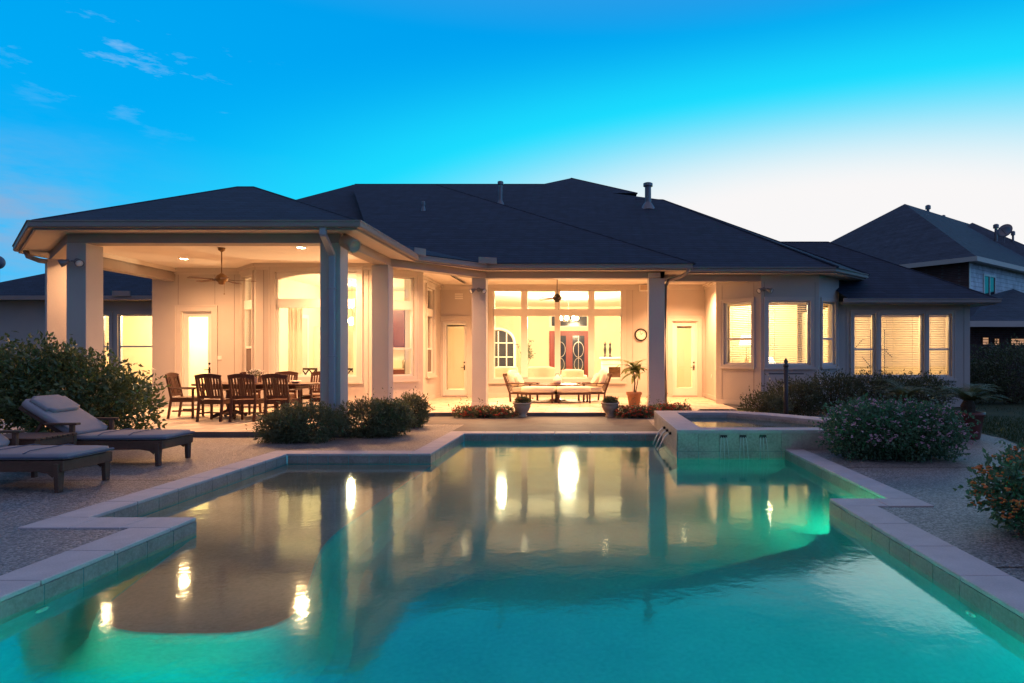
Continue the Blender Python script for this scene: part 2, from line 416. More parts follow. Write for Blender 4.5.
# ------------------------------------------------------------------ pool outline and deck
ZW = -.12
YN = .9                                        # near end of the pool
pool = [(-3.41,YN),(2.35,YN),(2.35,6.29),(2.93,6.29),(2.93,9.63),(1.31,9.63),(1.31,11.64),(-2.29,11.64),(-2.29,9.19),(-4.35,9.19),(-4.35,5.55),(-3.41,5.55)]
cop_out = [(-3.75,YN-.34),(2.68,YN-.34),(2.68,5.97),(3.22,5.97),(3.22,9.63),(1.31,9.63),(1.31,11.98),(-2.60,11.98),(-2.60,9.50),(-4.67,9.50),(-4.67,5.21),(-3.75,5.21)]
def inside(p, pg):
    r = False; n = len(pg)
    for i in range(n):
        a, b = pg[i], pg[(i+1)%n]
        if (a[1] > p[1]) != (b[1] > p[1]) and p[0] < (b[0]-a[0])*(p[1]-a[1])/(b[1]-a[1])+a[0]: r = not r
    return r
def cells(mb, X, Y, z, skip):
    X = sorted(set(X)); Y = sorted(set(Y))
    for i in range(len(X)-1):
        for j in range(len(Y)-1):
            c = ((X[i]+X[i+1])/2, (Y[j]+Y[j+1])/2)
            if skip(c): continue
            mb.poly([(X[i],Y[j],z),(X[i+1],Y[j],z),(X[i+1],Y[j+1],z),(X[i],Y[j+1],z)])
spa_out = [(1.31,9.63),(4.45,9.63),(4.62,10.4),(4.5,11.15),(4.18,11.73),(3.6,12.52),(2.87,13.1),(1.31,13.1)]
spa_in = [(1.72,9.99),(4.1,9.99),(4.2,10.5),(4.12,10.95),(3.92,11.3),(3.4,12.02),(2.71,12.66),(1.72,12.66)]
d = MB(); cells(d, [-14,7.4]+[p[0] for p in cop_out], [-4,16.6]+[p[1] for p in cop_out], 0.0, lambda c: inside(c, cop_out) or (1.31 < c[0] < 2.9 and 9.63 < c[1] < 12))
tag(d.build('pool_deck', M_deck), 'exposed aggregate pool deck around the pool', None, None, 'structure')
d = MB(); cells(d, [-400,-14,7.4,400], [-60,-4,16.6,600], -.02, lambda c: -14 < c[0] < 7.4 and -4 < c[1] < 16.6)
tag(d.build('lawn_ground', M_lawn), 'dark lawn and ground beyond the deck', None, None, 'structure')
# warm concrete band between pool and patio
d = MB(); d.poly([(-6.6,9.50,.004),(-2.605,9.50,.004),(-2.605,11.985,.004),(1.305,11.985,.004),(1.305,13.104,.004),(2.85,13.104,.004),(3.3,15.0,.004),(3.3,16.5,.004),(-4,16.5,.004),(-4.2,11.4,.004),(-6.6,11.4,.004)])
d = MB()
for (a, b, c_, e) in ((-2.605+.005,1.29,11.99,13.3),(-3.9,1.29,13.31,15.3)):
    d.box(a, b, c_, e, -.02, .004)
# patio walkway slabs with joints
tag(d.build('walkway', M_conc), 'concrete walk between pool and porch step', None, None, 'structure')

d = MB()
for (x0,x1,y0,y1) in ((2.70,7.0,4.25,4.265),(-14,-3.78,3.2,3.215),(-14,-4.70,7.25,7.265),(3.25,7.0,8.1,8.115),(-9.2,-9.185,2.0,11.1)):
    d.poly([(x0,y0,.003),(x1,y0,.003),(x1,y1,.003),(x0,y1,.003)])
tag(d.build('deck_joint', M_soil), 'thin control joints cut in the pool deck', None, None, 'structure')
# coping: blocks with joints
cop = MB(); n = len(pool)
def blocks(mb, a, b, w, out, z0, z1, step=.62, gap=.003):
    ux, uy = b[0]-a[0], b[1]-a[1]; L = math.hypot(ux, uy); ux /= L; uy /= L
    nx, ny = uy*out, -ux*out; k = max(1, round(L/step)); s_ = L/k
    for i in range(k):
        p = (a[0]+ux*(i*s_+gap), a[1]+uy*(i*s_+gap)); q = (a[0]+ux*((i+1)*s_-gap), a[1]+uy*((i+1)*s_-gap))
        mb.prism([p, q, (q[0]+nx*w, q[1]+ny*w), (p[0]+nx*w, p[1]+ny*w)] if out > 0 else [q, p, (p[0]+nx*w, p[1]+ny*w), (q[0]+nx*w, q[1]+ny*w)], z0, z1)
zc0, zc1 = -.022, .012
blocks(cop, (-3.75,YN-.34),(2.68,YN-.34), .34, -1, zc0, zc1)
blocks(cop, (2.35,YN),(2.35,5.97), .33, 1, zc0, zc1)
blocks(cop, (2.35,5.97),(3.22,5.97), .32, -1, zc0, zc1, .45)
blocks(cop, (2.93,6.29),(2.93,9.625), .29, 1, zc0, zc1)
blocks(cop, (1.305,11.64),(-2.60,11.64), .34, 1, zc0, zc1)
blocks(cop, (-2.29,11.64),(-2.29,9.19), .31, 1, zc0, zc1)
blocks(cop, (-2.60,9.19),(-4.67,9.19), .31, 1, zc0, zc1)
blocks(cop, (-4.35,9.19),(-4.35,5.55), .32, 1, zc0, zc1)
blocks(cop, (-4.67,5.55),(-3.41,5.55), .34, 1, zc0, zc1, .45)
blocks(cop, (-3.41,5.21),(-3.41,YN), .34, 1, zc0, zc1)
pool_t = thing('swimming_pool', 'angular swimming pool of still green lit water with pale stone coping', 'pool', (0,6,0))
cop.build('coping', M_coping, pool_t, bevel=.008)
# mortar bed under coping
bed = MB(); cells(bed, [p[0] for p in pool]+[p[0] for p in cop_out], [p[1] for p in pool]+[p[1] for p in cop_out], -.012, lambda c: (not inside(c, cop_out)) or inside(c, pool))
bed.build('coping_mortar', M_joint, pool_t)
# tile band: tiles on the inner faces
tl = MB(); sh = MB()
for i in range(n):
    a, b = pool[i], pool[(i+1)%n]
    if i == 4 or i == 5: continue            # the spa wall takes these
    L = math.hypot(b[0]-a[0], b[1]-a[1]); blocks(tl, b, a, .02, -1, -.255, -.0225, .31, .004)
for i in range(n):
    a, b = pool[i], pool[(i+1)%n]
    ux, uy = b[0]-a[0], b[1]-a[1]; L = math.hypot(ux, uy); ux /= L; uy /= L
    e = .004
    sh.poly([(a[0]+uy*e, a[1]-ux*e, -1.12),(b[0]+uy*e, b[1]-ux*e, -1.12),(b[0]+uy*e, b[1]-ux*e, -.024),(a[0]+uy*e, a[1]-ux*e, -.024)][::-1])
def coff(pg, d):
    return offset([pg[-1]]+list(pg)+[pg[0]], d)[1:-1]
ZB = -1.5; CR = .38
rings = [(coff(pool, -CR*(1-math.cos(q))+.004), ZB+CR*(1-math.sin(q))) for q in [i*PI/16 for i in range(9)]]
for (ra, za), (rb, zb) in zip(rings, rings[1:]):
    for i in range(n):
        j = (i+1)%n; sh.poly([(*ra[i],za),(*ra[j],za),(*rb[j],zb),(*rb[i],zb)])
sh.poly([(*p,ZB) for p in rings[-1][0]])
tl.build('waterline_tile', M_tile, pool_t)
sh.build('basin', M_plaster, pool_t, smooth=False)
# sun shelf
def rounded(pg, r, k=6):
    out = []; n = len(pg)
    for i in range(n):
        p = Vector(pg[i]).to_2d(); a = (Vector(pg[i-1]).to_2d()-p); b = (Vector(pg[(i+1)%n]).to_2d()-p)
        ri = r[i] if isinstance(r, list) else r
        if ri == 0: out.append(tuple(p)); continue
        a.normalize(); b.normalize()
        for j in range(k+1):
            t = j/k; q = (p+a*ri)*(1-t)**2 + p*2*t*(1-t) + (p+b*ri)*t*t
            out.append(tuple(q))
    return out
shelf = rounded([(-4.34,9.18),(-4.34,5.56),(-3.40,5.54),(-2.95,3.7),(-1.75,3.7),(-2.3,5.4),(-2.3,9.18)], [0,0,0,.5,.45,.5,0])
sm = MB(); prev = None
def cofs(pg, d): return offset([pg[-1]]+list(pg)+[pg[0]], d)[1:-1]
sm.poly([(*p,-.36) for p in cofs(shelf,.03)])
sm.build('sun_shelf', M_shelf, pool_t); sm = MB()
prof = [(.03,-.362),(.05,-.375),(.07,-.45),(.10,-.85),(.14,-1.2),(.22,-1.42),(.35,-1.51)]
for (d0, z0), (d1, z1) in zip(prof, prof[1:]):
    r0, r1 = cofs(shelf, d0), cofs(shelf, d1); L = len(shelf)
    sm.add([(*p,z0) for p in r0]+[(*p,z1) for p in r1], [(i, L+i, L+(i+1)%L, (i+1)%L) for i in range(L)])
sm.build('shelf_riser', M_plaster, pool_t, smooth=True)
wp = MB(); wp.poly([(p[0],p[1],ZW) for p in pool]); wobj = wp.build('water_surface', M_water, pool_t)
# return fittings on the side walls
for x, y, sx in ((-3.385,3.95,1),(2.325,3.9,-1)):
    MB().lathe([(.045,0),(.045,.012),(.028,.016),(.02,.006)], (x,y,-.30), 16, (sx,0,0)).build('return_fitting', M_white, pool_t)

# spa
spa = thing('raised_spa', 'raised stone tiled spa spilling into the far right of the pool', 'spa', (2.8,11.3,0))
sw = MB()
nsp = len(spa_out)
def ringwall(mb, o, i, z0, z1):
    n = len(o)
    for k in range(n):
        a, b, c_, e = o[k], o[(k+1)%n], i[(k+1)%n], i[k]
        mb.add([(*a,z0),(*b,z0),(*c_,z0),(*e,z0),(*a,z1),(*b,z1),(*c_,z1),(*e,z1)], [(4,5,6,7),(0,1,5,4),(2,3,7,6)])
shr = [(p[0]+(2.8-p[0])*.008, p[1]+(11.3-p[1])*.008) for p in spa_out]
shi = [(p[0]-(2.8-p[0])*.012, p[1]-(11.3-p[1])*.012) for p in spa_in]
ringwall(sw, shr, shi, -1.9, .25); sw.build('wall', M_joint, spa)
ft = MB()
for k in range(nsp):
    a, b = shr[k], shr[(k+1)%nsp]
    blocks(ft, a, b, .012, 1, -.02, .249, .3, .003); 
    blocks(ft, a, b, .012, 1, -.34, -.026, .3, .003)
ft.build('facing_tile', M_spatile, spa)
fi = MB()
for k in range(nsp):
    a, b = shi[k], shi[(k+1)%nsp]
    blocks(fi, a, b, .012, -1, .02, .249, .3, .003)
fi.build('inner_tile', M_spatile, spa)
ci = MB()
ringwall(ci, spa_out, spa_in, .251, .302); ci.build('coping', M_coping, spa, bevel=.006)
MB().poly([(*p,.205) for p in shi]).build('water_surface', M_water, spa)
MB().poly([(*p,-.6) for p in shi]).build('basin', M_plaster, spa)
for k, x in enumerate((2.01,2.30,2.60)):
    b = MB(); b.box(x-.05,x+.05,9.618,9.66,.185,.225); o = b.build('spout', M_dark, spa)
    st = MB(); pts = [(x, 9.618-.03*t*2.2, .20 - (ZW*-1+.20)*(t**2)) for t in (0,.25,.5,.75,1)]
    for q in (-.03,0,.03): st.tube([(p[0]+q*(1+1.2*i/4), p[1], p[2]) for i, p in enumerate(pts)], [.005,.005,.005,.004,.004], 6)
    st.build('water_jet', M_stream, spa, smooth=True)
for k, y in enumerate((10.35,10.75,11.15)):
    b = MB(); b.box(1.27,1.34,y-.05,y+.05,.15,.19); b.build('spout', M_dark, spa)
    st = MB(); pts = [(1.30-.20*t, y, .17 - (.17-ZW)*(t**2)) for t in (0,.25,.5,.75,1)]
    for q in (-.02,.015): st.tube([(p[0], p[1]+q, p[2]) for p in pts], [.012,.012,.011,.010,.009], 6)
    st.build('water_jet', M_stream, spa, smooth=True)

# ------------------------------------------------------------------ patio slab
patio = [(-11.75,20.9),(-11.75,13.35),(-9.6,11.2),(-4.2,11.2),(-4.2,14.55),(-3.68,15.07),(2.45,15.07),(2.75,16.1),(3.7,16.1),(3.7,21.1),(-5.0,21.1),(-5.0,17.6),(-5.5,16.3),(-8.4,16.3),(-9.3,17.2),(-11.6,17.2)]
d = MB(); d.prism(patio[::-1], -.02, .09)
o = d.build('patio', M_patio); tag(o, 'raised flagstone patio under the covered porch', None, None, 'structure')
d = MB(); d.ribbon([(-11.75,13.35),(-9.6,11.2),(-4.2,11.2),(-4.2,14.55),(-3.68,15.07),(2.45,15.07),(2.75,16.1),(3.5,16.1)], -.001, .035, 0, .094)
tag(d.build('patio_edging', M_conc, bevel=.006), 'rounded concrete nosing of the patio step', None, None, 'structure')

# ------------------------------------------------------------------ HOUSE
house = thing('house', 'wide single-storey stucco house with glowing windows and a columned porch', 'house', (-2,20,0))
T = .2
ZC = 3.77
E = [(-11.95,20),(-11.95,13.26),(-9.46,10.77),(-3.87,10.77),(-3.87,14.45),(-2.55,15.83),(2.54,15.83)]
E2 = [(2.54,16.4),(6.29,16.4),(7.75,17.86),(7.75,20)]
E = offset(E, -.11); E2 = offset(E2, -.10)
Bm = [(-11.38,17.3),(-11.38,13.47),(-9.31,11.4),(-4.445,11.4),(-4.445,14.30),(-2.68,16.46),(1.92,16.46)]
# walls
wl = MB()
F_leftend = Fr((-11.7,22),(-11.7,17.1)); F_left = Fr((-11.7,17.1),(-9.35,17.1)); F_nl = Fr((-9.35,17.1),(-8.46,16.2)); F_bay = Fr((-8.46,16.2),(-5.45,16.2))
F_kit = Fr((-5.45,16.2),(-4.48,17.17)); F_ret = Fr((-4.48,17.17),(-4.9,17.6)); F_side = Fr((-4.9,17.6),(-4.9,21)); F_cen = Fr((-4.9,21),(3.77,21))
F_alc = Fr((3.77,21),(3.77,18.26)); F_ret2 = Fr((3.77,18.26),(3.555,18.05)); F_or = Fr((3.555,18.05),(4.555,17.05)); F_bl = Fr((4.555,17.05),(6.10,17.05))
F_an = Fr((6.10,17.05),(6.97,17.92)); F_wing = Fr((6.97,17.92),(10.64,17.92)); F_wend = Fr((10.64,17.92),(10.64,26))
H_left = [(.78,1.60,.09,2.62)]
H_nl = [(.22,1.02,.90,3.50)]
H_bay = [(.49,2.56,.90,3.56)]
H_kit = [(.28,1.10,.90,3.50)]
H_side = [(1.60,2.50,.90,3.50)]
H_cen = [(.02+.05,.02+.85,.09,2.58),(1.72,5.95,.68,3.60),(7.60,8.42,.09,2.58)]
H_or = [(.26,1.13,1.20,2.90)]
H_bl = [(.18,1.31,1.19,2.90)]
H_an = [(.18,.98,1.20,2.90)]
H_wing = [(.415,1.025,.86,2.61),(1.165,2.375,.86,2.61),(2.515,3.155,.86,2.61)]
for fr, zt, hs in ((F_leftend,3.9,[]),(F_left,ZC,H_left),(F_nl,ZC,H_nl),(F_bay,ZC,H_bay),(F_kit,ZC,H_kit),(F_ret,ZC,[]),(F_side,ZC,H_side),(F_cen,ZC,H_cen),(F_alc,ZC,[]),(F_ret2,ZC,[]),(F_or,ZC,H_or),(F_bl,3.62,H_bl),(F_an,3.62,H_an),(F_wing,2.95,H_wing),(F_wend,2.95,[])):
    wl.wall(fr, 0, fr.L, 0, zt, T, hs)
wl.build('wall', M_wall, house)
# corner boards, panel joints, baseboards
for fr in (F_left, F_nl, F_bay, F_kit, F_side, F_cen, F_alc, F_or):
    segs = [(0, fr.L)]
    hs = {id(F_left):H_left, id(F_cen):H_cen}.get(id(fr), [])
    for h in hs:
        if h[2] < .2: segs = [s_ for a, b in segs for s_ in ((a, min(b,h[0]-.17)), (max(a,h[1]+.17), b)) if s_[1]-s_[0] > .05]
    for a, b in segs:
        MB().fbox(fr, a+.004, b-.004, 0, .018, .09, .22).build('baseboard', M_trim, house)
    MB().fbox(fr, .004, fr.L-.004, 0, .03, ZC-.16, ZC-.081).fbox(fr, .004, fr.L-.004, 0, .08, ZC-.08, ZC-.002).build('wall_moulding', M_trim, house)
for fr, ss in ((F_left,(.70,1.68,2.2)),(F_bay,(.2,2.85)),(F_cen,(1.35,6.3,7.1)),(F_or,(.2,1.2)),(F_bl,(.09,1.44)),(F_wing,(.2,3.5))):
    for s_ in ss:
        z0, z1 = (.23, ZC-.17) if fr not in (F_bl, F_wing) else (.1, 3.4 if fr is F_bl else 2.8)
        if fr is F_or: z1 = 3.4
        if fr is F_left and s_ < 1.7: z0 = 2.80
        MB().fbox(fr, s_-.006, s_+.006, 0, .006, z0, z1).build('panel_joint', M_gut, house)
# windows ---------------------------------------------------------------
def window(fr, h, casing=.11, transom=None, posts=(), rail=None, blind=False, screen=None, fm=None, sill=True, arch=0):
    s0, s1, z0, z1 = h; fm = fm or M_white
    f = MB(); w = .045
    f.frame_ring(fr, s0, s1, z0, z1, w, -.13, -.05)
    if transom:
        f.fbox(fr, s0+w, s1-w, -.125, -.02, transom[0], transom[1])
    for a, b in posts:
        f.fbox(fr, a, b, -.128, -.018, z0+w, z1-w)
    if rail: f.fbox(fr, s0+w, s1-w, -.115, -.06, rail-.025, rail+.025)
    if arch:
        # spandrels filling the corners above the arch curve
        k = 16; mid = (s0+s1)/2; hw = (s1-s0)/2
        for i in range(k):
            a = s0+w+(s1-s0-2*w)*i/k; b = s0+w+(s1-s0-2*w)*(i+1)/k
            za = z1-w-arch*((abs(a-mid)/hw)**2); zb = z1-w-arch*((abs(b-mid)/hw)**2)
            P = fr.p
            f.add([P(a,-.04,za),P(b,-.04,zb),P(b,-.04,z1-w+.001),P(a,-.04,z1-w+.001),P(a,-.15,za),P(b,-.15,zb),P(b,-.15,z1-w+.001),P(a,-.15,z1-w+.001)], [(0,1,2,3),(0,4,5,1),(4,7,6,5)])
    wo = f.build('window', fm, house)
    c = MB()
    c.frame_ring(fr, s0-casing, s1+casing, z0-casing, z1+casing, casing, 0, .028)
    c.frame_ring(fr, s0-casing-.03, s1+casing+.03, z0-casing-.03, z1+casing+.03, .03, 0, .042)
    if sill: c.fbox(fr, s0-casing-.05, s1+casing+.05, .043, .075, z0-casing-.05, z0-casing+.01)
    c.build('casing', M_trim, wo)
    g = MB(); g.fbox(fr, s0+w, s1-w, -.092, -.088, z0+w, z1-w); g.build('pane', M_glass, wo)
    if blind:
        b = MB(); z = z0+w+.02; i = 0
        while z < z1-w-.05:
            P = fr.p
            b.add([P(s0+w+.01,-.150,z+.012),P(s1-w-.01,-.150,z+.012),P(s1-w-.01,-.195,z-.010),P(s0+w+.01,-.195,z-.010)], [(0,1,2,3)])
            z += .05; i += 1
        b.fbox(fr, s0+w+.005, s1-w-.005, -.20, -.145, z1-w-.05, z1-w)
        for q in (.2,.8): b.fbox(fr, s0+(s1-s0)*q-.004, s0+(s1-s0)*q+.004, -.149, -.146, z0+w, z1-w)
        b.build('blind', M_blind, wo)
    if screen:
        MB().fbox(fr, s0+w, s1-w, -.080, -.076, z0+w, screen).build('screen', M_screen, wo)
    return wo
TB = (2.65,2.88)
def curtain(fr, s0, s1, z0, z1, wo, dd=-.45):
    m = MB(); k = 28; vs = []
    for i in range(k+1):
        a = s0+(s1-s0)*i/k; d_ = dd+.035*math.sin(i*1.35)+.01*math.sin(i*.6)
        vs += [fr.p(a,d_,z0), fr.p(a,d_*.98,z1)]
    m.add(vs, [(2*i,2*i+2,2*i+3,2*i+1) for i in range(k)]); m.build('curtain', M_shade, wo, smooth=True)
window(F_nl, H_nl[0], .07, TB, rail=1.65, screen=1.62)
w_ = window(F_bay, H_bay[0], .12, TB, arch=.17); curtain(F_bay, .62, .98, .2, 2.7, w_); curtain(F_bay, 2.30, 2.62, .2, 2.7, w_)
window(F_kit, H_kit[0], .10, TB, rail=1.62)
window(F_side, H_side[0], .09, TB, rail=1.65, screen=1.62)
window(F_cen, H_cen[1], .10, (2.75,2.975), posts=((1.72+.045+.87,1.72+.045+1.08),(1.72+2.02,1.72+2.20),(1.72+3.12,1.72+3.33)))
window(F_or, H_or[0], .07, rail=1.90, blind=True)
window(F_bl, H_bl[0], .07, blind=True)
window(F_an, H_an[0], .07, rail=1.90, blind=True)
window(F_wing, H_wing[0], .07, rail=1.62, blind=True)
window(F_wing, H_wing[1], .07, blind=True)
window(F_wing, H_wing[2], .07, rail=1.62, blind=True)

def door(fr, h, handle_right=True, shade=True, stile=.13):
    s0, s1, z0, z1 = h
    f = MB(); f.fbox(fr, s0, s0+.035, -.16, -.02, z0, z1); f.fbox(fr, s1-.035, s1, -.16, -.02, z0, z1); f.fbox(fr, s0+.035, s1-.035, -.16, -.02, z1-.035, z1)
    a, b, t = s0+.038, s1-.038, z1-.038; zb = z0+.05
    f.frame_ring(fr, a, b, zb, t, stile, -.11, -.065); f.fbox(fr, a+stile, b-stile, -.108, -.067, zb+stile, zb+stile+.12)
    do = f.build('door', M_white, house)
    c = MB()
    w = .13
    c.frame_ring(fr, s0-w, s1+w, z0+.002, z1+w, w, 0, .03, bottom=False)
    c.frame_ring(fr, s0-w-.03, s1+w+.03, z0+.002, z1+w+.03, .03, 0, .045, bottom=False)
    c.build('casing', M_trim, do)
    MB().fbox(fr, s0, s1, -.16, .06, z0+.004, z0+.045).build('threshold', M_dark if False else M_beam, do)
    MB().fbox(fr, a+stile, b-stile, -.092, -.088, zb+stile+.12, t-stile).build('pane', M_glass, do)
    if shade:
        m = MB(); m.fbox(fr, a+stile+.01, b-stile-.01, -.135, -.13, zb+stile+.14, t-stile-.01); m.fbox(fr, a+stile, b-stile, -.16, -.13, t-stile-.06, t-stile)
        m.build('shade', M_shade, do)
    hs = b-.065 if handle_right else a+.065
    m = MB(); m.lathe([(.028,0),(.028,.012),(.012,.014),(.012,.05)], fr.p(hs,-.065,1.06), 12, fr.n); m.bar(fr.p(hs,-.018,1.06), fr.p(hs-.11*(1 if handle_right else -1),-.015,1.06), .018, .018)
    m.lathe([(.028,0),(.028,.016)], fr.p(hs,-.065,1.22), 12, fr.n); m.fbox(fr, hs-.022, hs+.022, -.065, -.055, .97, 1.13)
    m.build('handle', M_dark, do)
    return do
door(F_left, H_left[0], shade=False, stile=.11)
door(F_cen, H_cen[0], True, True, .07)
door(F_cen, H_cen[2], True, True, .12)
# columns
def column(x0, x1, y0, y1, rot=False):
    m = MB()
    if rot:
        cx, cy, h = (x0+x1)/2, (y0+y1)/2, (x1-x0)/2*1.414
        m.prism([(cx-h,cy),(cx,cy-h),(cx+h,cy),(cx,cy+h)], .09, 3.43)
    else: m.box(x0,x1,y0,y1,.09,3.43)
    o = m.build('column', M_wall, house, bevel=.008)
    b = MB(); e = .012
    if not rot:
        b.box(x0-e,x1+e,y0-e,y1+e,.091,.24); b.build('base', M_trim, o)
    return o
column(-9.33,-8.98,11.4,11.81); colA = column(-4.81,-4.445,11.4,11.76); column(-11.38,-11.02,13.27,13.63,True); column(-4.81,-4.445,14.1,14.46)
column(-3.04,-2.68,16.46,16.82); column(1.51,1.92,16.46,16.87)
# beams
bmm = MB(); bmm.ribbon(Bm, -.30, 0, 3.43, 3.62); bmm.ribbon(Bm, -.28, -.02, 3.621, ZC)
bmm.ribbon([(1.62,17.05),(4.552,17.05)], -.3, 0, 3.42, 3.62); bmm.ribbon([(1.62,17.05),(4.552,17.05)], -.28, -.02, 3.621, ZC)
bmm.ribbon([(1.92,16.46),(1.92,17.04)], -.3, 0, 3.425, 3.62)
bmm.build('porch_beam', M_beam, house)
cm = MB(); cm.ribbon(Bm, -.34, -.302, ZC-.10, ZC-.001); cm.build('crown_moulding', M_ceil, house)
# ceilings
inner = offset(Bm, -.15)
cl = MB(); cl.poly([(*p,ZC) for p in inner] + [(1.77,17.2,ZC),(4.45,17.2,ZC),(3.8,18.1,ZC),(3.95,21.1,ZC),(-5.05,21.1,ZC),(-5.05,17.7,ZC),(-4.65,17.25,ZC),(-5.5,16.35,ZC),(-8.4,16.35,ZC),(-9.3,17.25,ZC)])
cl.build('porch_ceiling', M_ceil, house)
# soffits and gutters
so = MB()
bo = [(-11.38,20),(-11.38,13.47),(-9.31,11.4),(-4.445,11.4),(-4.445,14.30),(-2.68,16.46),(2.54,16.46)]
for i in range(len(E)-1):
    so.add([(*E[i],3.575),(*E[i+1],3.575),(*bo[i+1],3.60),(*bo[i],3.60)], [(0,1,2,3)])
    so.add([(*E[i],3.575),(*E[i+1],3.575),(*E[i+1],3.72),(*E[i],3.72)], [(0,1,2,3)])
b2 = [(2.54,17.05),(6.10,17.05),(6.97,17.92),(6.97,20)]
for i in range(len(E2)-1):
    so.add([(*E2[i],3.575),(*E2[i+1],3.575),(*b2[i+1],3.60),(*b2[i],3.60)], [(0,1,2,3)])
    so.add([(*E2[i],3.575),(*E2[i+1],3.575),(*E2[i+1],3.72),(*E2[i],3.72)], [(0,1,2,3)])
so.add([(2.54,15.83,3.575),(2.54,16.5,3.575),(2.54,16.5,3.72),(2.54,15.83,3.72)], [(0,1,2,3)])
so.add([(1.9,16.4,3.59),(2.54,16.4,3.59),(2.54,17.06,3.59),(1.9,17.06,3.59)], [(0,1,2,3)])
for fr, a, b in ((Fr((5.9,17.4),(11.0,17.4)),0,5.1),):
    so.add([(6.9,17.4,2.86),(11.0,17.4,2.86),(11.0,17.93,2.88),(6.9,17.93,2.88)], [(0,1,2,3)])
    so.add([(6.9,17.4,2.84),(11.0,17.4,2.84),(11.0,17.4,3.0),(6.9,17.4,3.0)], [(0,1,2,3)])
    so.add([(11.0,17.4,2.84),(11.0,26,2.84),(11.0,26,3.0),(11.0,17.4,3.0)], [(0,1,2,3)])
    so.add([(11.0,17.4,2.86),(11.0,26,2.86),(10.6,26,2.88),(10.6,17.4,2.88)], [(0,1,2,3)])
so.build('soffit', M_trim, house)
def gutter(pl, z):
    g = MB(); g.ribbon(pl, .004, .10, z-.115, z-.10); g.ribbon(pl, .085, .115, z-.10, z-.02); g.ribbon(pl, .075, .13, z-.019, z)
    g.ribbon(pl, .002, .03, z-.15, z-.116)
    return g.build('gutter', M_gut, house)
gutter(E, 3.705); gutter(E2, 3.705); gutter([(6.85,17.4),(11.0,17.4),(11.0,24)], 2.98)
for (x, y, ang) in ((-3.80,14.40,50),(-2.50,15.72,18)):
    m = MB(); m.cbox((x, y-.09, 3.76), (.44 if ang < 30 else .30, .02, .15), Matrix.Rotation(R(ang),3,'Z')); m.build('splash_guard', M_gut, house)
# downspouts
m = MB()
m.bar((-4.52,10.84,3.60),(-4.52,10.84,3.46),.11,.08,(0,1,0)); m.bar((-4.52,10.84,3.48),(-4.57,11.33,3.22),.11,.08); m.bar((-4.57,11.345,3.26),(-4.57,11.345,.12),.11,.08,(0,1,0))
for z in (2.6,1.4): m.box(-4.64,-4.50,11.30,11.399,z,z+.03)
m.build('downspout', M_spout, house, bevel=.012)
m = MB(); m.tube([(2.44,15.85,3.6),(2.42,15.95,3.50),(2.30,16.2,3.44),(2.05,16.6,3.40),(1.97,16.7,3.25),(1.97,16.7,.15)], .045, 10); m.build('downspout', M_gut, house, smooth=True)
m = MB(); m.tube([(-11.55,13.1,3.58),(-11.52,13.12,3.46),(-11.36,13.2,3.39),(-11.2,13.24,3.37)], .05, 10); m.build('downspout', M_gut, house, smooth=True)
m = MB(); m.box(1.50,1.80,16.37,16.455,3.44,3.56); m.build('beam_bracket', M_wall, house, bevel=.01)
# wall bits
m = MB()
for i in range(3): m.fbox(F_cen, .47, .73, .0, .02, 3.30+i*.07, 3.345+i*.07)
m.build('wall_vent', M_white, house)
m = MB(); m.fbox(F_left, 1.76, 1.86, 0, .02, 1.33, 1.43); m.build('wall_switch', M_white, house)
m = MB(); m.fbox(F_alc, 1.2, 1.28, 0, .02, .75, .87); m.build('wall_outlet', M_white, house)

# roofs ------------------------------------------------------------------
def z3(Y): return 3.7+.5*(Y-16.4)
def ztop(pts, fn): return [(x, y, fn(x, y)) for x, y in pts]
rf = MB()
A0, A1 = (-8.15,14.8,5.33), (-7.78,14.8,5.33); ZE = 3.71
e3 = lambda p, z=ZE: (p[0], p[1], z)
o_ = offset(E, .05)
rf.poly([e3(o_[2]), e3(o_[3]), A1, A0]); rf.poly([e3(o_[1]), e3(o_[2]), A0]); rf.poly([(o_[1][0],20.4,ZE), e3(o_[1]), A0, (-8.15,20.4,5.33)])
rf.poly([e3(o_[3]), (o_[3][0],20.4,ZE), (-7.78,20.4,5.33), A1]); rf.poly([A0, A1, (-7.78,20.4,5.33), (-8.15,20.4,5.33)])
# chamfer over the inside corner
def zch(x, y): return 3.71+.25*((x+3.21)*-.723+(y-15.14)*.69)
ch = [o_[4], o_[5], (-4.5,19.5), (-7.95,18.9)]
rf.poly([(p[0],p[1],zch(*p)+.012) for p in ch])
# porch hip
z2 = lambda Y: 3.71+.5*(Y-15.78)
h1 = (2.59-8.4, 15.78+8.4); 
rf.poly([(o_[5][0]-.4,15.78,ZE),(2.59,15.78,ZE),(h1[0],h1[1],ZE+4.2),(-9.0,h1[1],ZE+4.2),(-6,17.5,z2(17.5))])
rf.poly([(2.59,15.78,ZE),(2.59,18,ZE),(h1[0],26.4,ZE+4.2),(h1[0],h1[1],ZE+4.2)])
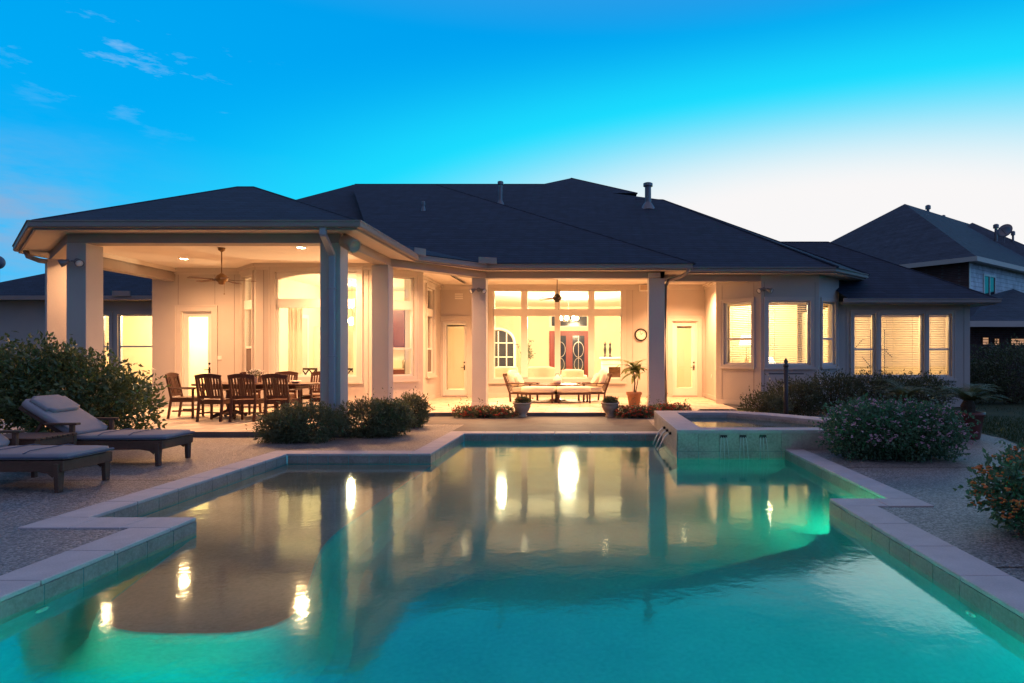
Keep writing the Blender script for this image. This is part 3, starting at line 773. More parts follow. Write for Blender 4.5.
# main roof
Rr = (2.64,23.2)
e7, e8 = (6.34,16.35), (7.80,17.86)
main = [(-11.5,17.35),(-2.0,17.35),(-2.0,16.35),e7,Rr,(1.64,23.3),(-1.8,25.65),(-9.42,25.65),(-11.5,21.6)]
rf.poly([(x,y,z3(y)) for x,y in main])
rf.poly([(*e7,ZE-.03),(*e8,ZE-.03),(*Rr,z3(Rr[1]))]); rf.poly([(*e8,ZE-.03),(7.8,31,ZE),(*Rr,z3(Rr[1]))])
rf.poly([(-9.42,25.65,z3(25.65)),(-1.8,25.65,z3(25.65)),(1.64,23.3,z3(23.3)),(*Rr,z3(Rr[1])),(7.8,31,3.7),(7.8,35,3.7),(-14,35,3.7)])
rf.poly([(-11.5,21.6,z3(21.6)),(-9.42,25.65,z3(25.65)),(-14,35,3.7),(-14,22,3.7)])
# peak behind
ap = (-.8,27,8.95); k = 2.6
rf.poly([(ap[0]-k,27-k,8.95-k*.5),(ap[0]+k,27-k,8.95-k*.5),ap]); rf.poly([(ap[0]+k,27-k,8.95-k*.5),(ap[0]+k,27+k,8.95-k*.5),ap]); rf.poly([(ap[0]-k,27+k,8.95-k*.5),(ap[0]-k,27-k,8.95-k*.5),ap]); rf.poly([(ap[0]+k,27+k,8.95-k*.5),(ap[0]-k,27+k,8.95-k*.5),ap])
# right wing roof
r0, r1 = (4,20.7,5.12), (7.7,20.7,5.12)
rf.poly([(7.0,17.35,2.985),(11.05,17.35,2.985),r1,(5.6,20.7,5.12)]); rf.poly([(11.05,17.35,2.985),(11.05,24.05,2.985),r1]); rf.poly([(11.05,24.05,2.985),(4,24.05,2.985),r0,r1])
rfo = rf.build('roof', M_roof, house)
# ridge caps
rc = MB()
def cap(a, b): rc.tube([(a[0],a[1],a[2]-.012),(b[0],b[1],b[2]-.012)], .03, 8)
cap((-9.42,25.65,z3(25.65)),(-1.8,25.65,z3(25.65))); cap(e3(o_[3]),A1); cap(e3(o_[2]),A0); cap((*e7,ZE),(*Rr,z3(Rr[1]))); cap((2.59,15.78,ZE),(h1[0],h1[1],ZE+4.2)); cap((11.05,17.35,2.985),r1); cap(r0,r1); cap((*e8,ZE),(*Rr,z3(Rr[1])))
cap(A0,A1); cap((1.64,23.3,z3(23.3)),(*Rr,z3(Rr[1]))); cap((ap[0]+k,27-k,8.95-k*.5), ap)
rc.build('ridge_cap', M_roof, rfo)
def vent(px, py0, Y, h, r):
    x = (px-590)*Y/640; z = 1.4+(357-py0)*Y/640
    m = MB(); m.lathe([(r*2.6,0-.15),(r*1.5,.05),(r*1.05,.12),(r,.16),(r,h-.12),(r*1.5,h-.12),(r*1.5,h-.02),(r*1.1,h)], (x,Y,z), 14)
    m.build('roof_vent', M_gray, rfo, smooth=False)
vent(500.5,204,22.6,.80,.07); vent(648,206,22.2,.80,.11); vent(423.5,210,20.6,.28,.04)

# ------------------------------------------------------------------ left and right background buildings, rooms
lw = MB(); F_lw = Fr((-20.4,21),(-11.2,21))
def atx(px): return (px-590)*21/640+20.4
hl = [(atx(118)+.0,atx(153)+.3,.45,2.80),(atx(101),atx(109.5),.45,2.80)]
wing2 = thing('house_wing', 'low side wing of the house with lit window seen through the left columns', 'house', (-16,22,0))
lw.wall(F_lw, 0, F_lw.L, 0, 3.3, T, hl); lw.wall(Fr((-20.4,28),(-20.4,21)), 0, 7, 0, 3.3, T); lw.build('wall', M_wall, wing2)
m = MB(); ez = 3.35
m.poly([(-20.9,20.35,ez),(-11.0,20.35,ez),(-11.0,25.3,ez+2.48),(-15.9,25.3,ez+2.48)]); m.poly([(-20.9,30.3,ez),(-20.9,20.35,ez),(-15.9,25.3,ez+2.48)]); m.poly([(-11,30.3,ez),(-20.9,30.3,ez),(-15.9,25.3,ez+2.48),(-11.0,25.3,ez+2.48)])
m.build('roof', M_roof, wing2)
m = MB(); m.ribbon([(-20.9,20.4),(-11.2,20.4)], 0, .1, ez-.13, ez); m.poly([(-20.9,20.4,ez-.13),(-11.2,20.4,ez-.13),(-11.2,21,ez-.12),(-20.9,21,ez-.12)]); m.build('gutter', M_gut, wing2)
m = MB(); m.box(-15.1,-14.55,20.22,20.28,ez-.02,ez+.14); m.build('splash_guard', M_gut, wing2)
for h in hl:
    f = MB(); f.frame_ring(F_lw, *h, .05, -.13, -.05); f.fbox(F_lw, h[0]+.05, h[1]-.05, -.12, -.06, 1.72, 1.77)
    w = f.build('window', M_white, wing2)
    MB().frame_ring(F_lw, h[0]-.1, h[1]+.1, h[2]-.1, h[3]+.1, .1, 0, .03).build('casing', M_trim, w)
    MB().fbox(F_lw, h[0]+.05, h[1]-.05, -.092, -.088, h[2]+.05, h[3]-.05).build('pane', M_glass, w)
b = MB(); h = hl[1]; z = h[2]+.06
while z < h[3]-.1:
    P = F_lw.p; b.add([P(h[0]+.05,-.15,z+.012),P(h[1]-.05,-.15,z+.012),P(h[1]-.05,-.195,z-.01),P(h[0]+.05,-.195,z-.01)], [(0,1,2,3)]); z += .05
b.build('blind', M_blind, w)

def room(pg, z0, z1, parent, mw=None, holes=None):
    """interior shell seen through the windows: walls except on the window sides are listed by index in holes"""
    m = MB(); n = len(pg)
    for i in range(n):
        if holes and i in holes: continue
        a, b = pg[i], pg[(i+1)%n]
        m.poly([(*a,z0),(*b,z0),(*b,z1),(*a,z1)])
    o = m.build('interior_wall', mw or M_room, parent)
    MB().poly([(*p,z0) for p in pg]).build('interior_floor', M_floor, parent)
    MB().poly([(*p,z1) for p in pg]).build('interior_ceiling', M_white, parent)
    return o
room([(-4.7,21.2),(3.6,21.2),(3.6,30),(-4.7,30)], .10, 3.76, house, holes=(0,))
room([(-9.15,17.3),(-8.36,16.4),(-5.53,16.4),(-4.76,17.2),(-5.13,17.7),(-5.13,23),(-9.15,23)], .10, 3.76, house, holes=(0,1,2,3))
# solid part of the nook's side wall is the house wall itself
room([(-11.47,17.3),(-9.3,17.3),(-9.3,20.6),(-11.47,20.6)], .10, 3.70, house, holes=(0,))
room([(3.99,18.25),(3.75,18.0),(4.63,17.25),(6.02,17.25),(6.77,18.0),(6.77,20.9),(3.99,20.9)], .10, 3.55, house, holes=(0,1,2,3,4))
room([(7.0,18.12),(10.42,18.12),(10.42,22),(7.0,22)], .10, 2.84, house, holes=(0,))
room([(-18,21.2),(-11.8,21.2),(-11.8,24),(-18,24)], .10, 3.2, wing2, holes=(0,))

F_in = Fr((-9.14,18.2),(-9.14,23))
m = MB(); m.frame_ring(F_in, 1.3, 2.5, .1, 2.75, .12, 0, .05, bottom=False); m.build('interior_door_casing', M_white, house)
m = MB(); m.fbox(F_in, 1.42, 2.38, .004, .03, .1, 2.63); m.fbox(F_in, 1.55, 2.25, .03, .04, .4, 1.2); m.fbox(F_in, 1.55, 2.25, .03, .04, 1.35, 2.45); m.build('interior_door', M_trim, house)
m = MB(); m.fbox(F_in, 3.0, 4.6, 0, .55, .1, 2.4); m.build('pantry_cabinet', M_white, house)
# interior fittings (fixed): front doors, arch, fireplace
F_fd = Fr((-1.9,29.98),(.1,29.98))
m = MB(); m.frame_ring(F_fd, 0, 1.86, .1, 2.62, .1, 0, .08, bottom=False); m.fbox(F_fd, .9, .96, 0, .08, .1, 2.52)
m.fbox(F_fd, .1, .9, 0, .05, .1, .5); m.fbox(F_fd, .96, 1.76, 0, .05, .1, .5)
for a, b in ((.1,.9),(.96,1.76)):
    m.fbox(F_fd, a, a+.12, .0, .05, .5, 2.52); m.fbox(F_fd, b-.12, b, .0, .05, .5, 2.52); m.fbox(F_fd, a+.12, b-.12, .0, .05, 2.4, 2.52)
fd = m.build('front_door', M_red, house)
m = MB(); m.fbox(F_fd, .22, .78, .005, .02, .5, 2.4); m.fbox(F_fd, 1.08, 1.64, .005, .02, .5, 2.4); m.fbox(F_fd, .1, 1.76, .005, .02, 2.85, 3.3); m.build('pane', M_dkglass, fd)
m = MB()
for c in (.5,1.36):
    for zc, rr in ((1.75,.24),(1.05,.2)): m.tube([F_fd.p(c+rr*math.cos(a), .03, zc+1.5*rr*math.sin(a)) for a in [i*PI/10 for i in range(21)]], .014, 6)
    m.tube([F_fd.p(c,.03,.5),F_fd.p(c,.03,2.4)], .012, 6)
m.build('door_grille', M_nick, fd)
m = MB(); m.fbox(F_fd, -.02, .1-.0, 0, .06, 2.8, 3.36); m.fbox(F_fd, 1.76, 1.88, 0, .06, 2.8, 3.36); m.fbox(F_fd, .1, 1.76, 0, .06, 3.3, 3.36); m.fbox(F_fd,.1,1.76,0,.06,2.80,2.85); m.build('transom_frame', M_white, fd)
# arched opening on left of the living room
m = MB(); F_ar = Fr((-4.1,27.2),(-2.9,27.2)); 
m.fbox(F_ar, -.55, 1.35, -.2, 0, .1, .12)
for a, b in ((-.58,-.5),(.85,.95)): m.fbox(F_ar, a, b, -.1, .02, .12, 2.0)
ark = [(.175+.715*math.cos(PI-i*PI/12), 2.0+.6*math.sin(i*PI/12)) for i in range(13)]
m.tube([F_ar.p(a,-.04,z) for a, z in ark], .06, 6)
for q in (-.15,.2,.55): m.fbox(F_ar, q-.02, q+.02, -.06, -.02, .12, 2.5)
for z in (.8,1.4,2.0): m.fbox(F_ar, -.5, .85, -.058, -.022, z-.02, z+.02)
aw = m.build('interior_arch_window', M_white, house)
m = MB(); m.poly([F_ar.p(a,-.05,z) for a, z in ark] + [F_ar.p(.89,-.05,.12),F_ar.p(-.54,-.05,.12)]); m.build('pane', M_dkglass, aw)

# ------------------------------------------------------------------ interior things
def twigs(name, label, cat, loc, vz, hgt, seed, vm):
    t = thing(name, label, cat, loc)
    MB().lathe([(.09,0),(.13,vz*.4),(.10,vz*.85),(.12,vz),(.10,vz)], n=16).build('vase', vm, t, world=False, smooth=True)
    r = random.Random(seed); m = MB(); lf = MB()
    for i in range(11):
        a = r.uniform(0,2*PI); q = r.uniform(.1,.38); p0 = Vector((0,0,vz*.8)); p2 = Vector((q*math.cos(a), q*math.sin(a), vz+hgt*r.uniform(.5,1))); p1 = p0.lerp(p2,.5)+Vector((0,0,.12))
        m.tube([p0,p1,p2], [.008,.006,.003], 5)
        for k in range(14):
            c = p1.lerp(p2, r.random()); d_ = Vector((r.gauss(0,1),r.gauss(0,1),r.gauss(.2,.6))).normalized(); w = d_.orthogonal().normalized()*.025
            lf.add([c, c+d_*.06+w, c+d_*.13, c+d_*.06-w], [(0,1,2),(0,2,3)])
    m.build('branch', M_bark, t, world=False); lf.build('foliage', M_leafin, t, world=False)
M_leafin = leafmat('indoor_leaves', (.03,.045,.02), (.08,.09,.04), .5)
twigs('branch_vase', 'dark vase of tall leafy branches beside the interior arched window', 'vase', (-2.62,26.0,.1), .9, 1.1, 4, M_dark)
twigs('mantel_plant', 'leafy branches in a pale vase at the right end of the fireplace mantel', 'plant', (1.45,25.75,1.402), .3, 1.2, 6, M_urn)

def simple_sofa(name, label, loc, w, dpt, hb, col, cat='sofa', group=None, rz=0):
    t = thing(name, label, cat, loc, rz, group)
    MB().cushion(-w/2, w/2, -dpt/2, dpt/2-.2, .22, .45).build('seat', col, t, world=False, smooth=True)
    MB().cushion(-w/2, w/2, -dpt/2-.02, -dpt/2+.24, .12, hb).build('backrest', col, t, world=False, smooth=True)
    for s_ in (-1,1):
        MB().cushion(s_*w/2-.12, s_*w/2+.12, -dpt/2, dpt/2-.15, .12, .62).build('armrest', col, t, world=False, smooth=True)
    for a in (-1,1):
        for b in (-1,1): MB().box(a*(w/2-.05)-.03, a*(w/2-.05)+.03, b*(dpt/2-.2)-.03, b*(dpt/2-.2)+.03, 0, .2).build('leg', M_maho, t, world=False)
    return t
simple_sofa('sofa', 'cream sofa seen through the second large porch window pane', (-1.75,22.6,.1), 1.15, .9, .92, M_cream)
simple_sofa('sofa', 'narrow cream sofa seen through the leftmost large porch window pane', (-3.0,22.9,.1), .9, .9, .92, M_cream)
simple_sofa('armchair', 'square cream armchair in front of the red front doors', (-.62,23.2,.1), .80, .8, .82, M_cream, 'armchair')
t = thing('fireplace', 'white fireplace with dark firebox seen through the rightmost large pane', 'fireplace', (1.0,25.5,.1))
m = MB(); m.box(-.55,.9,0,.5,1.0,1.22); m.box(-.55,-.25,.02,.5,0,1.0); m.box(.75,.9,.02,.5,0,1.0); m.box(-.25,.75,.02,.5,.9,1.0); m.box(-.62,.95,-.08,.52,1.22,1.30); m.build('mantel', M_white, t, world=False, bevel=.01)
m = MB(); m.box(-.25,.75,.3,.32,0,.9); m.build('firebox', mat('soot_brick',(.12,.06,.04),.9,.3), t, world=False)
for x, lab in ((.60,'tall dark candlestick standing on the fireplace mantel, left of the pair'),(.80,'tall dark candlestick standing on the fireplace mantel, right of the pair')):
    t = thing('candlestick', lab, 'candlestick', (x,25.55,1.402), 0, 'candlesticks on the mantel')
    MB().lathe([(.06,0),(.06,.03),(.025,.08),(.045,.2),(.06,.3),(.03,.42),(.05,.5),(.05,.55)], n=14).build('stem', M_dark, t, world=False, smooth=True)
    MB().lathe([(.03,.55),(.03,.62),(.01,.63)], n=10).build('candle', M_terra, t, world=False)

def light(kind, name, loc, power, col, size=.1, rot=None, spot=None, blend=.6):
    L = bpy.data.lights.new(name, kind); L.energy = power; L.color = col
    if kind == 'AREA': L.shape = 'DISK'; L.size = size
    elif kind in ('POINT','SPOT'): L.shadow_soft_size = size
    if kind == 'SPOT': L.spot_size = spot or R(130); L.spot_blend = blend
    o = bpy.data.objects.new(name, L); o.location = loc
    if rot: o.rotation_euler = rot
    C.objects.link(o); return o
WARM = (1.0,.50,.23); WARM2 = (1.0,.72,.40)

# chandelier in the living room
t = thing('chandelier', 'lit multi-globe chandelier seen through the large porch windows', 'chandelier', (-.86,25.6,2.88))
MB().tube([(0,0,.87),(0,0,0)], .012, 6).build('rod', M_nick, t, world=False)
for i in range(7):
    a = 2*PI*i/7; m = MB(); m.tube([(0,0,.05),(.18*math.cos(a),.18*math.sin(a),-.06),(.34*math.cos(a),.34*math.sin(a),.0)], .01, 6); m.build('arm', M_nick, t, world=False)
    MB().ball((.34*math.cos(a),.34*math.sin(a),.07), .075, 10, 8).build('globe', M_bulb, t, world=False, smooth=True)
t = thing('pendant_lamp', 'round glowing pendant lamp in the nook between the two right porch columns', 'lamp', (-6.88,18.5,2.44))
MB().tube([(0,0,1.3),(0,0,.1)], .008, 6).build('rod', M_nick, t, world=False)
MB().ball((0,0,0), .11, 14, 10).build('globe', M_bulb, t, world=False, smooth=True)

# nook table and chairs
t = thing('nook_table', 'dark round breakfast table inside the arched window', 'table', (-7.2,18.2,.1))
MB().lathe([(.6,.70),(.6,.74)], n=28).build('tabletop', M_maho, t, world=False); MB().lathe([(.3,0),(.28,.04),(.06,.1),(.05,.6),(.2,.7)], n=16).build('pedestal', M_maho, t, world=False)
def nook_chair(label, loc, rz):
    t = thing('nook_chair', label, 'chair', loc, rz, 'nook chairs')
    MB().box(-.22,.22,-.2,.22,.44,.48).build('seat', M_dark, t, world=False, bevel=.008)
    for x in (-.2,.2):
        MB().bar((x,.2,0),(x,.2,.44),.035,.035).build('leg', M_dark, t, world=False)
        MB().bar((x,-.2,0),(x,-.26,1.0),.035,.035).build('leg', M_dark, t, world=False)
    m = MB(); m.bar((-.22,-.255,.98),(.22,-.255,.98),.03,.05); m.bar((-.2,-.235,.68),(.2,-.235,.68),.03,.04); m.bar((-.19,-.245,.70),(.0,-.252,.97),.02,.03); m.bar((.0,-.252,.97),(.19,-.245,.70),.02,.03); m.bar((-.19,-.252,.97),(0,-.245,.70),.02,.03); m.bar((0,-.245,.70),(.19,-.252,.97),.02,.03)
    m.build('backrest', M_dark, t, world=False); return t
nc = nook_chair('black nook chair inside the arched window left of the front column', (-7.55,17.45,.1), 0)
dup(nc, (-6.45,17.35,.1), R(15), 'black nook chair inside the arched window right of the front column')
# kitchen
t = thing('kitchen_cabinet', 'cherry wood wall cabinets seen through the angled kitchen window', 'cabinet', (-6.6,22.7,1.75))
m = MB(); m.box(-.9,.75,-.1,.28,0,1.3); cbody = m.build('body', M_cab, t, world=False)
for i in range(3):
    m = MB(); x = -.88+i*.55; m.box(x,x+.5,-.13,-.1,.03,1.27); m.box(x+.06,x+.44,-.14,-.131,.7,1.2); m.box(x+.06,x+.44,-.14,-.131,.1,.62); m.build('door', M_cab, t, world=False, bevel=.006)
t = thing('kitchen_counter', 'cherry base cabinets with pale countertop below the wall cabinets', 'counter', (-6.6,22.4,.1))
MB().box(-1.4,1.0,0,.55,0,.86).build('body', M_cab, t, world=False); MB().box(-1.43,1.03,-.03,.57,.861,.90).build('countertop', M_urn, t, world=False)
for x, lab in ((-6.5,'steel canister on the kitchen counter'),):
    tag(MB().lathe([(.11,0),(.11,.28),(.06,.33),(.02,.34)], (x,22.55,1.002), 16).build('canister', M_nick, smooth=True), lab, 'canister')
# bedroom lamp, drape and plant
t = thing('table_lamp', 'lit bedside lamp with tall white shade behind the angled blinds', 'lamp', (4.55,18.6,.95))
MB().lathe([(.09,0),(.09,.03),(.03,.08),(.07,.25),(.03,.42),(.02,.5)], n=14).build('base', M_urn, t, world=False, smooth=True)
MB().lathe([(.22,.78),(.15,1.1),(.148,1.1),(.218,.79)], n=20).build('shade', M_white_shade, t, world=False, smooth=True)
MB().tube([(0,0,.5),(0,0,.8)], .012, 6).build('stem', M_nick, t, world=False)
t = thing('nightstand', 'wooden nightstand below the bedside lamp', 'nightstand', (4.55,18.6,.1))
m = MB(); m.box(-.28,.28,-.22,.22,.1,.85); m.build('body', M_maho, t, world=False, bevel=.01)
t = thing('floor_lamp', 'glowing cone shaded lamp behind the widest right bay window', 'lamp', (5.35,19.2,.1))
MB().lathe([(.30,.98),(.10,1.32),(.098,1.32),(.298,.985)], n=20).build('shade', M_white_shade, t, world=False, smooth=True); MB().lathe([(.14,0),(.14,.02),(.015,.04),(.015,1.1)], n=12).build('stem', M_nick, t, world=False)

t = thing('plant_stand', 'thin dark stand of poles and shelves behind the wing blinds', 'stand', (7.95,18.45,.1))
for x in (-.35,.15,.55): MB().tube([(x,0,0),(x,.02,2.1)], .014, 6).build('pole', M_dark, t, world=False)
for z in (.55,1.0,1.5): MB().box(-.45,.62,-.06,.08,z,z+.03).build('shelf', M_dark, t, world=False)
m = MB(); m.tube([(-.35,0,1.5),(-.1,.0,1.8),(.1,0,1.78)], .012, 6); m.tube([(.15,0,1.0),(-.1,0,1.3)], .012, 6); m.tube([(.55,0,1.5),(.75,0,1.3)], .012, 6); m.build('brace', M_dark, t, world=False)

# ------------------------------------------------------------------ recessed lights
M_lens2 = emit('dim_downlight_lens', (1,.74,.42), 14)
def downlight(x, y, label, power, lens=None):
    t = thing('recessed_light', label, 'ceiling light', (x,y,ZC), 0, 'recessed porch ceiling lights')
    MB().lathe([(.115,-.001),(.115,-.012),(.085,-.014),(.085,-.001)], n=20).build('trim_ring', M_white, t, world=False)
    MB().lathe([(.084,-.003),(.084,-.008)], n=20).build('lens', lens or M_lens, t, world=False)
    light('SPOT', 'downlight_lamp', (x,y,ZC-.03), power, WARM, .08 if lens is None else .03, spot=R(164) if lens is None else R(142), blend=1.0 if lens is None else .8)
downlight(-9.77,15.4,'glowing ceiling downlight left of the dining porch fan', 1068)
downlight(-6.24,13.83,'glowing ceiling downlight right of the dining porch fan', 1068)
downlight(-10.1,13.3,'ceiling downlight nearest the front left column', 427)
downlight(-6.2,15.45,'ceiling downlight in front of the arched window', 864)
downlight(-4.25,15.75,'added ceiling downlight brightening the angled kitchen window wall', 448, M_lens2)  # added lamp, not a known fixture; brightens the angled kitchen wall
downlight(-3.6,18.3,'ceiling downlight in front of the left porch door', 854, M_lens2)
downlight(-1.9,18.4,'ceiling downlight left of the center porch fan', 769, M_lens2)
downlight(.43,18.4,'ceiling downlight right of the center porch fan', 769, M_lens2)
downlight(2.85,19.3,'ceiling downlight in front of the right porch door', 1324, M_lens2)

# interior lamps
light('POINT','living_lamp',(-.86,25.0,2.9), 1306, WARM2, .3)
light('POINT','living_lamp',(-3.2,23.2,3.3), 550, WARM2, .2)
light('POINT','living_lamp',(1.8,23.4,3.3), 696, WARM2, .2)
light('POINT','nook_lamp',(-6.88,18.5,2.25), 471, WARM2, .12)
light('POINT','kitchen_lamp',(-7.4,20.8,3.3), 240, WARM2, .2)
light('POINT','hall_lamp',(-10.4,18.9,3.2), 826, WARM2, .2)
light('POINT','bedroom_lamp',(5.3,19.6,3.0), 453, WARM2, .2)
light('POINT','bedside_lamp',(4.55,18.6,1.9), 80, WARM2, .1)
light('POINT','study_lamp',(8.8,20.2,2.5), 185, WARM2, .2)
light('POINT','wing_lamp',(-14.6,22.5,2.7), 722, WARM2, .2)

# ------------------------------------------------------------------ ceiling fans, clock, floodlights, speaker
def fan(label, loc, drop, rz, nb=5, rb=.66, col=None):
    t = thing('ceiling_fan', label, 'fan', loc, rz)
    c = col or M_bronze
    MB().lathe([(.02,drop-.09),(.07,drop-.05),(.075,drop-.001)], n=16).build('canopy', c, t, world=False, smooth=True)
    MB().tube([(0,0,.08),(0,0,drop-.05)], .012, 8).build('rod', c, t, world=False)
    MB().lathe([(.03,.12),(.05,.10),(.10,.07),(.13,.02),(.12,-.05),(.07,-.08),(.06,-.12),(.02,-.13)], n=20).build('motor', c, t, world=False, smooth=True)
    for i in range(nb):
        a = 2*PI*i/nb
        m = MB(Matrix.Rotation(a,4,'Z')); m.bar((.1,0,-.02),(.24,0,-.03),.04,.012)
        m.add([(.2,-.05,-.035),(rb,-.075,-.045),(rb+.02,0,-.042),(rb,.075,-.035),(.2,.05,-.022),(.2,-.05,-.027),(rb,-.075,-.037),(rb+.02,0,-.034),(rb,.075,-.027),(.2,.05,-.014)], [(0,4,3,2,1),(5,6,7,8,9),(0,1,6,5),(1,2,7,6),(2,3,8,7),(3,4,9,8),(4,0,5,9)])
        m.build('blade', M_maho if col else M_teak, t, world=False)
    m = MB(); m.tube([(.05,0,-.12),(.05,0,-.32)], .003, 5); m.ball((.05,0,-.33), .014); m.build('pull_chain', c, t, world=False)
    return t
fan('ceiling fan hanging over the dining table porch', (-8.0,13.9,3.10), ZC-3.10, .3)
fan('dark ceiling fan hanging before the large center windows', (-.96,18.7,3.13), ZC-3.13, .1, 5, .6, M_dark)
t = thing('wall_clock', 'round wall clock on the porch wall above the potted plant', 'clock', (1.67,20.99,2.13))
MB().lathe([(.20,0),(.21,.02),(.20,.05),(.165,.055),(.165,.03)], n=28, axis=(0,-1,0)).build('rim', M_dark, t, world=False, smooth=True)
MB().lathe([(.165,.01),(.165,.032)], n=28, axis=(0,-1,0)).build('face', M_whfl, t, world=False)
m = MB(); m.bar((0,-.036,0),(.06,-.036,.06),.012,.006,(0,1,0)); m.bar((0,-.036,0),(-.03,-.036,.12),.008,.006,(0,1,0))
for i in range(12):
    a = i*PI/6; m.bar((.13*math.sin(a),-.035,.13*math.cos(a)),(.15*math.sin(a),-.035,.15*math.cos(a)),.008,.004,(0,1,0))
m.build('hands', M_dark, t, world=False)
t = thing('speaker_box', 'small white box speaker under the ceiling right of the center windows', 'speaker', (1.75,20.85,3.55))
MB().box(-.15,.15,-.12,.14,0,.20).build('cabinet', M_white, t, world=False, bevel=.01); MB().box(-.12,.12,-.13,-.121,.02,.18).build('grille', M_urn, t, world=False)
def flood(label, loc, rz):
    t = thing('floodlight', label, 'floodlight', loc, rz, 'twin floodlights')
    MB().lathe([(.055,0),(.055,.03),(.03,.05)], n=16, axis=(0,-1,0)).build('base', M_gray, t, world=False)
    for s_ in (-1,1):
        m = MB(); m.tube([(0,-.04,0),(s_*.06,-.09,.0)], .014, 6); ax = Vector((s_*.75,-.6,-.45)).normalized(); p = Vector((s_*.07,-.10,0))
        m.lathe([(.03,0),(.035,.04),(.06,.09),(.07,.15),(.062,.15),(.05,.11)], p, 14, ax); h_ = m.build('lamp_head', M_gray, t, world=False, smooth=True)
        MB().lathe([(.058,.13),(.05,.142),(.02,.147)], p, 14, ax).build('bulb', M_white, h_, world=False, smooth=True)
    return t
fl = flood('twin floodlight on the front left porch column', (-9.12,11.40,3.10), 0)
dup(fl, (-2.86,16.46,3.13), 0, 'twin floodlight on the column left of the center windows')
dup(fl, (4.62,17.05,3.20), 0, 'twin floodlight on the corner of the right bay')
t = thing('canister_speaker', 'white cylindrical speaker under the eave beside the downspout column', 'speaker', (-4.30,11.36,3.44))
MB().lathe([(.10,0),(.125,.02),(.125,.29),(.11,.31),(.09,.29)], (-.06,0,.03), 20, (.75,-.42,-.42)).build('housing', M_urn, t, world=False, smooth=True); MB().bar((-.02,.02,.0),(-.08,.05,.15),.04,.04).build('bracket', M_gray, t, world=False)

# ------------------------------------------------------------------ foliage
def leaves(mb, blobs, n, ll, lw, seed, up=.25, ragged=.38, floor=.02, hollow=.35):
    r = random.Random(seed)
    tot = sum(b[3]*b[4]*b[5] for b in blobs)
    for (cx,cy,cz,rx,ry,rz) in blobs:
        k = int(n*rx*ry*rz/tot)
        ph = [r.uniform(0,6.28) for _ in range(6)]
        for _ in range(k):
            a = r.uniform(0,2*PI); u = r.uniform(-1,1); q = math.sqrt(1-u*u)
            dx, dy, dz = q*math.cos(a), q*math.sin(a), u
            lump = 1 + ragged*.5*(math.sin(4*a+ph[0]+3*u)+.7*math.sin(7*a-5*u+ph[1])+.5*math.sin(11*u+ph[2]+2*a))/1.6
            rad = (hollow + (1-hollow)*r.random()**.45)*lump*(1+r.gauss(0,.05))
            x, y, z = cx+dx*rx*rad, cy+dy*ry*rad, cz+dz*rz*rad
            if z < floor: z = floor + r.random()*.12
            nrm = Vector((dx/rx, dy/ry, dz/rz+.0)).normalized()
            dr = (nrm*.7 + Vector((r.gauss(0,.6), r.gauss(0,.6), r.gauss(0,.6)+up))).normalized()
            side = dr.cross(Vector((r.gauss(0,1),r.gauss(0,1),r.gauss(0,1)))).normalized()
            nn = dr.cross(side)
            L = ll*r.uniform(.6,1.3); W = lw*r.uniform(.7,1.25)
            p = Vector((x,y,z))
            vs = [p, p+dr*L*.45+side*W*.5+nn*W*.18, p+dr*L-nn*L*.12, p+dr*L*.45-side*W*.5+nn*W*.18]
            mb.add(vs, [(0,1,2),(0,2,3)])
def sprigs(mb, blobs, n, ll, lw, seed):
    r = random.Random(seed)
    for _ in range(n):
        b = r.choice(blobs); a = r.uniform(0,2*PI); u = r.uniform(-.1,.95); q = math.sqrt(1-u*u)
        d_ = Vector((q*math.cos(a), q*math.sin(a), u)); p = Vector((b[0]+b[3]*d_.x*.9, b[1]+b[4]*d_.y*.9, b[2]+b[5]*d_.z*.9))
        g = (d_+Vector((r.gauss(0,.3),r.gauss(0,.3),.45))).normalized(); L = r.uniform(.10,.26)
        for k in range(9):
            c = p+g*L*(k/8)*1.2; sd = Vector((r.gauss(0,1),r.gauss(0,1),r.gauss(0,.6))).normalized(); dr = (g*.5+sd).normalized(); w = dr.cross(g).normalized()*lw*.5
            l = ll*r.uniform(.6,1.1); mb.add([c, c+dr*l*.45+w, c+dr*l, c+dr*l*.45-w], [(0,1,2),(0,2,3)])
def stems(mb, base, blobs, n, seed, r0=.012):
    r = random.Random(seed)
    for _ in range(n):
        b = r.choice(blobs); a = r.uniform(0,2*PI); q = r.uniform(.3,.9)
        top = Vector((b[0]+b[3]*q*math.cos(a), b[1]+b[4]*q*math.sin(a), b[2]+b[5]*r.uniform(-.1,.75)))
        p0 = Vector((base[0]+r.gauss(0,.08), base[1]+r.gauss(0,.08), 0)); mid = p0.lerp(top,.5)+Vector((0,0,.08))
        mb.tube([p0, mid, top], [r0, r0*.7, r0*.35], 5)
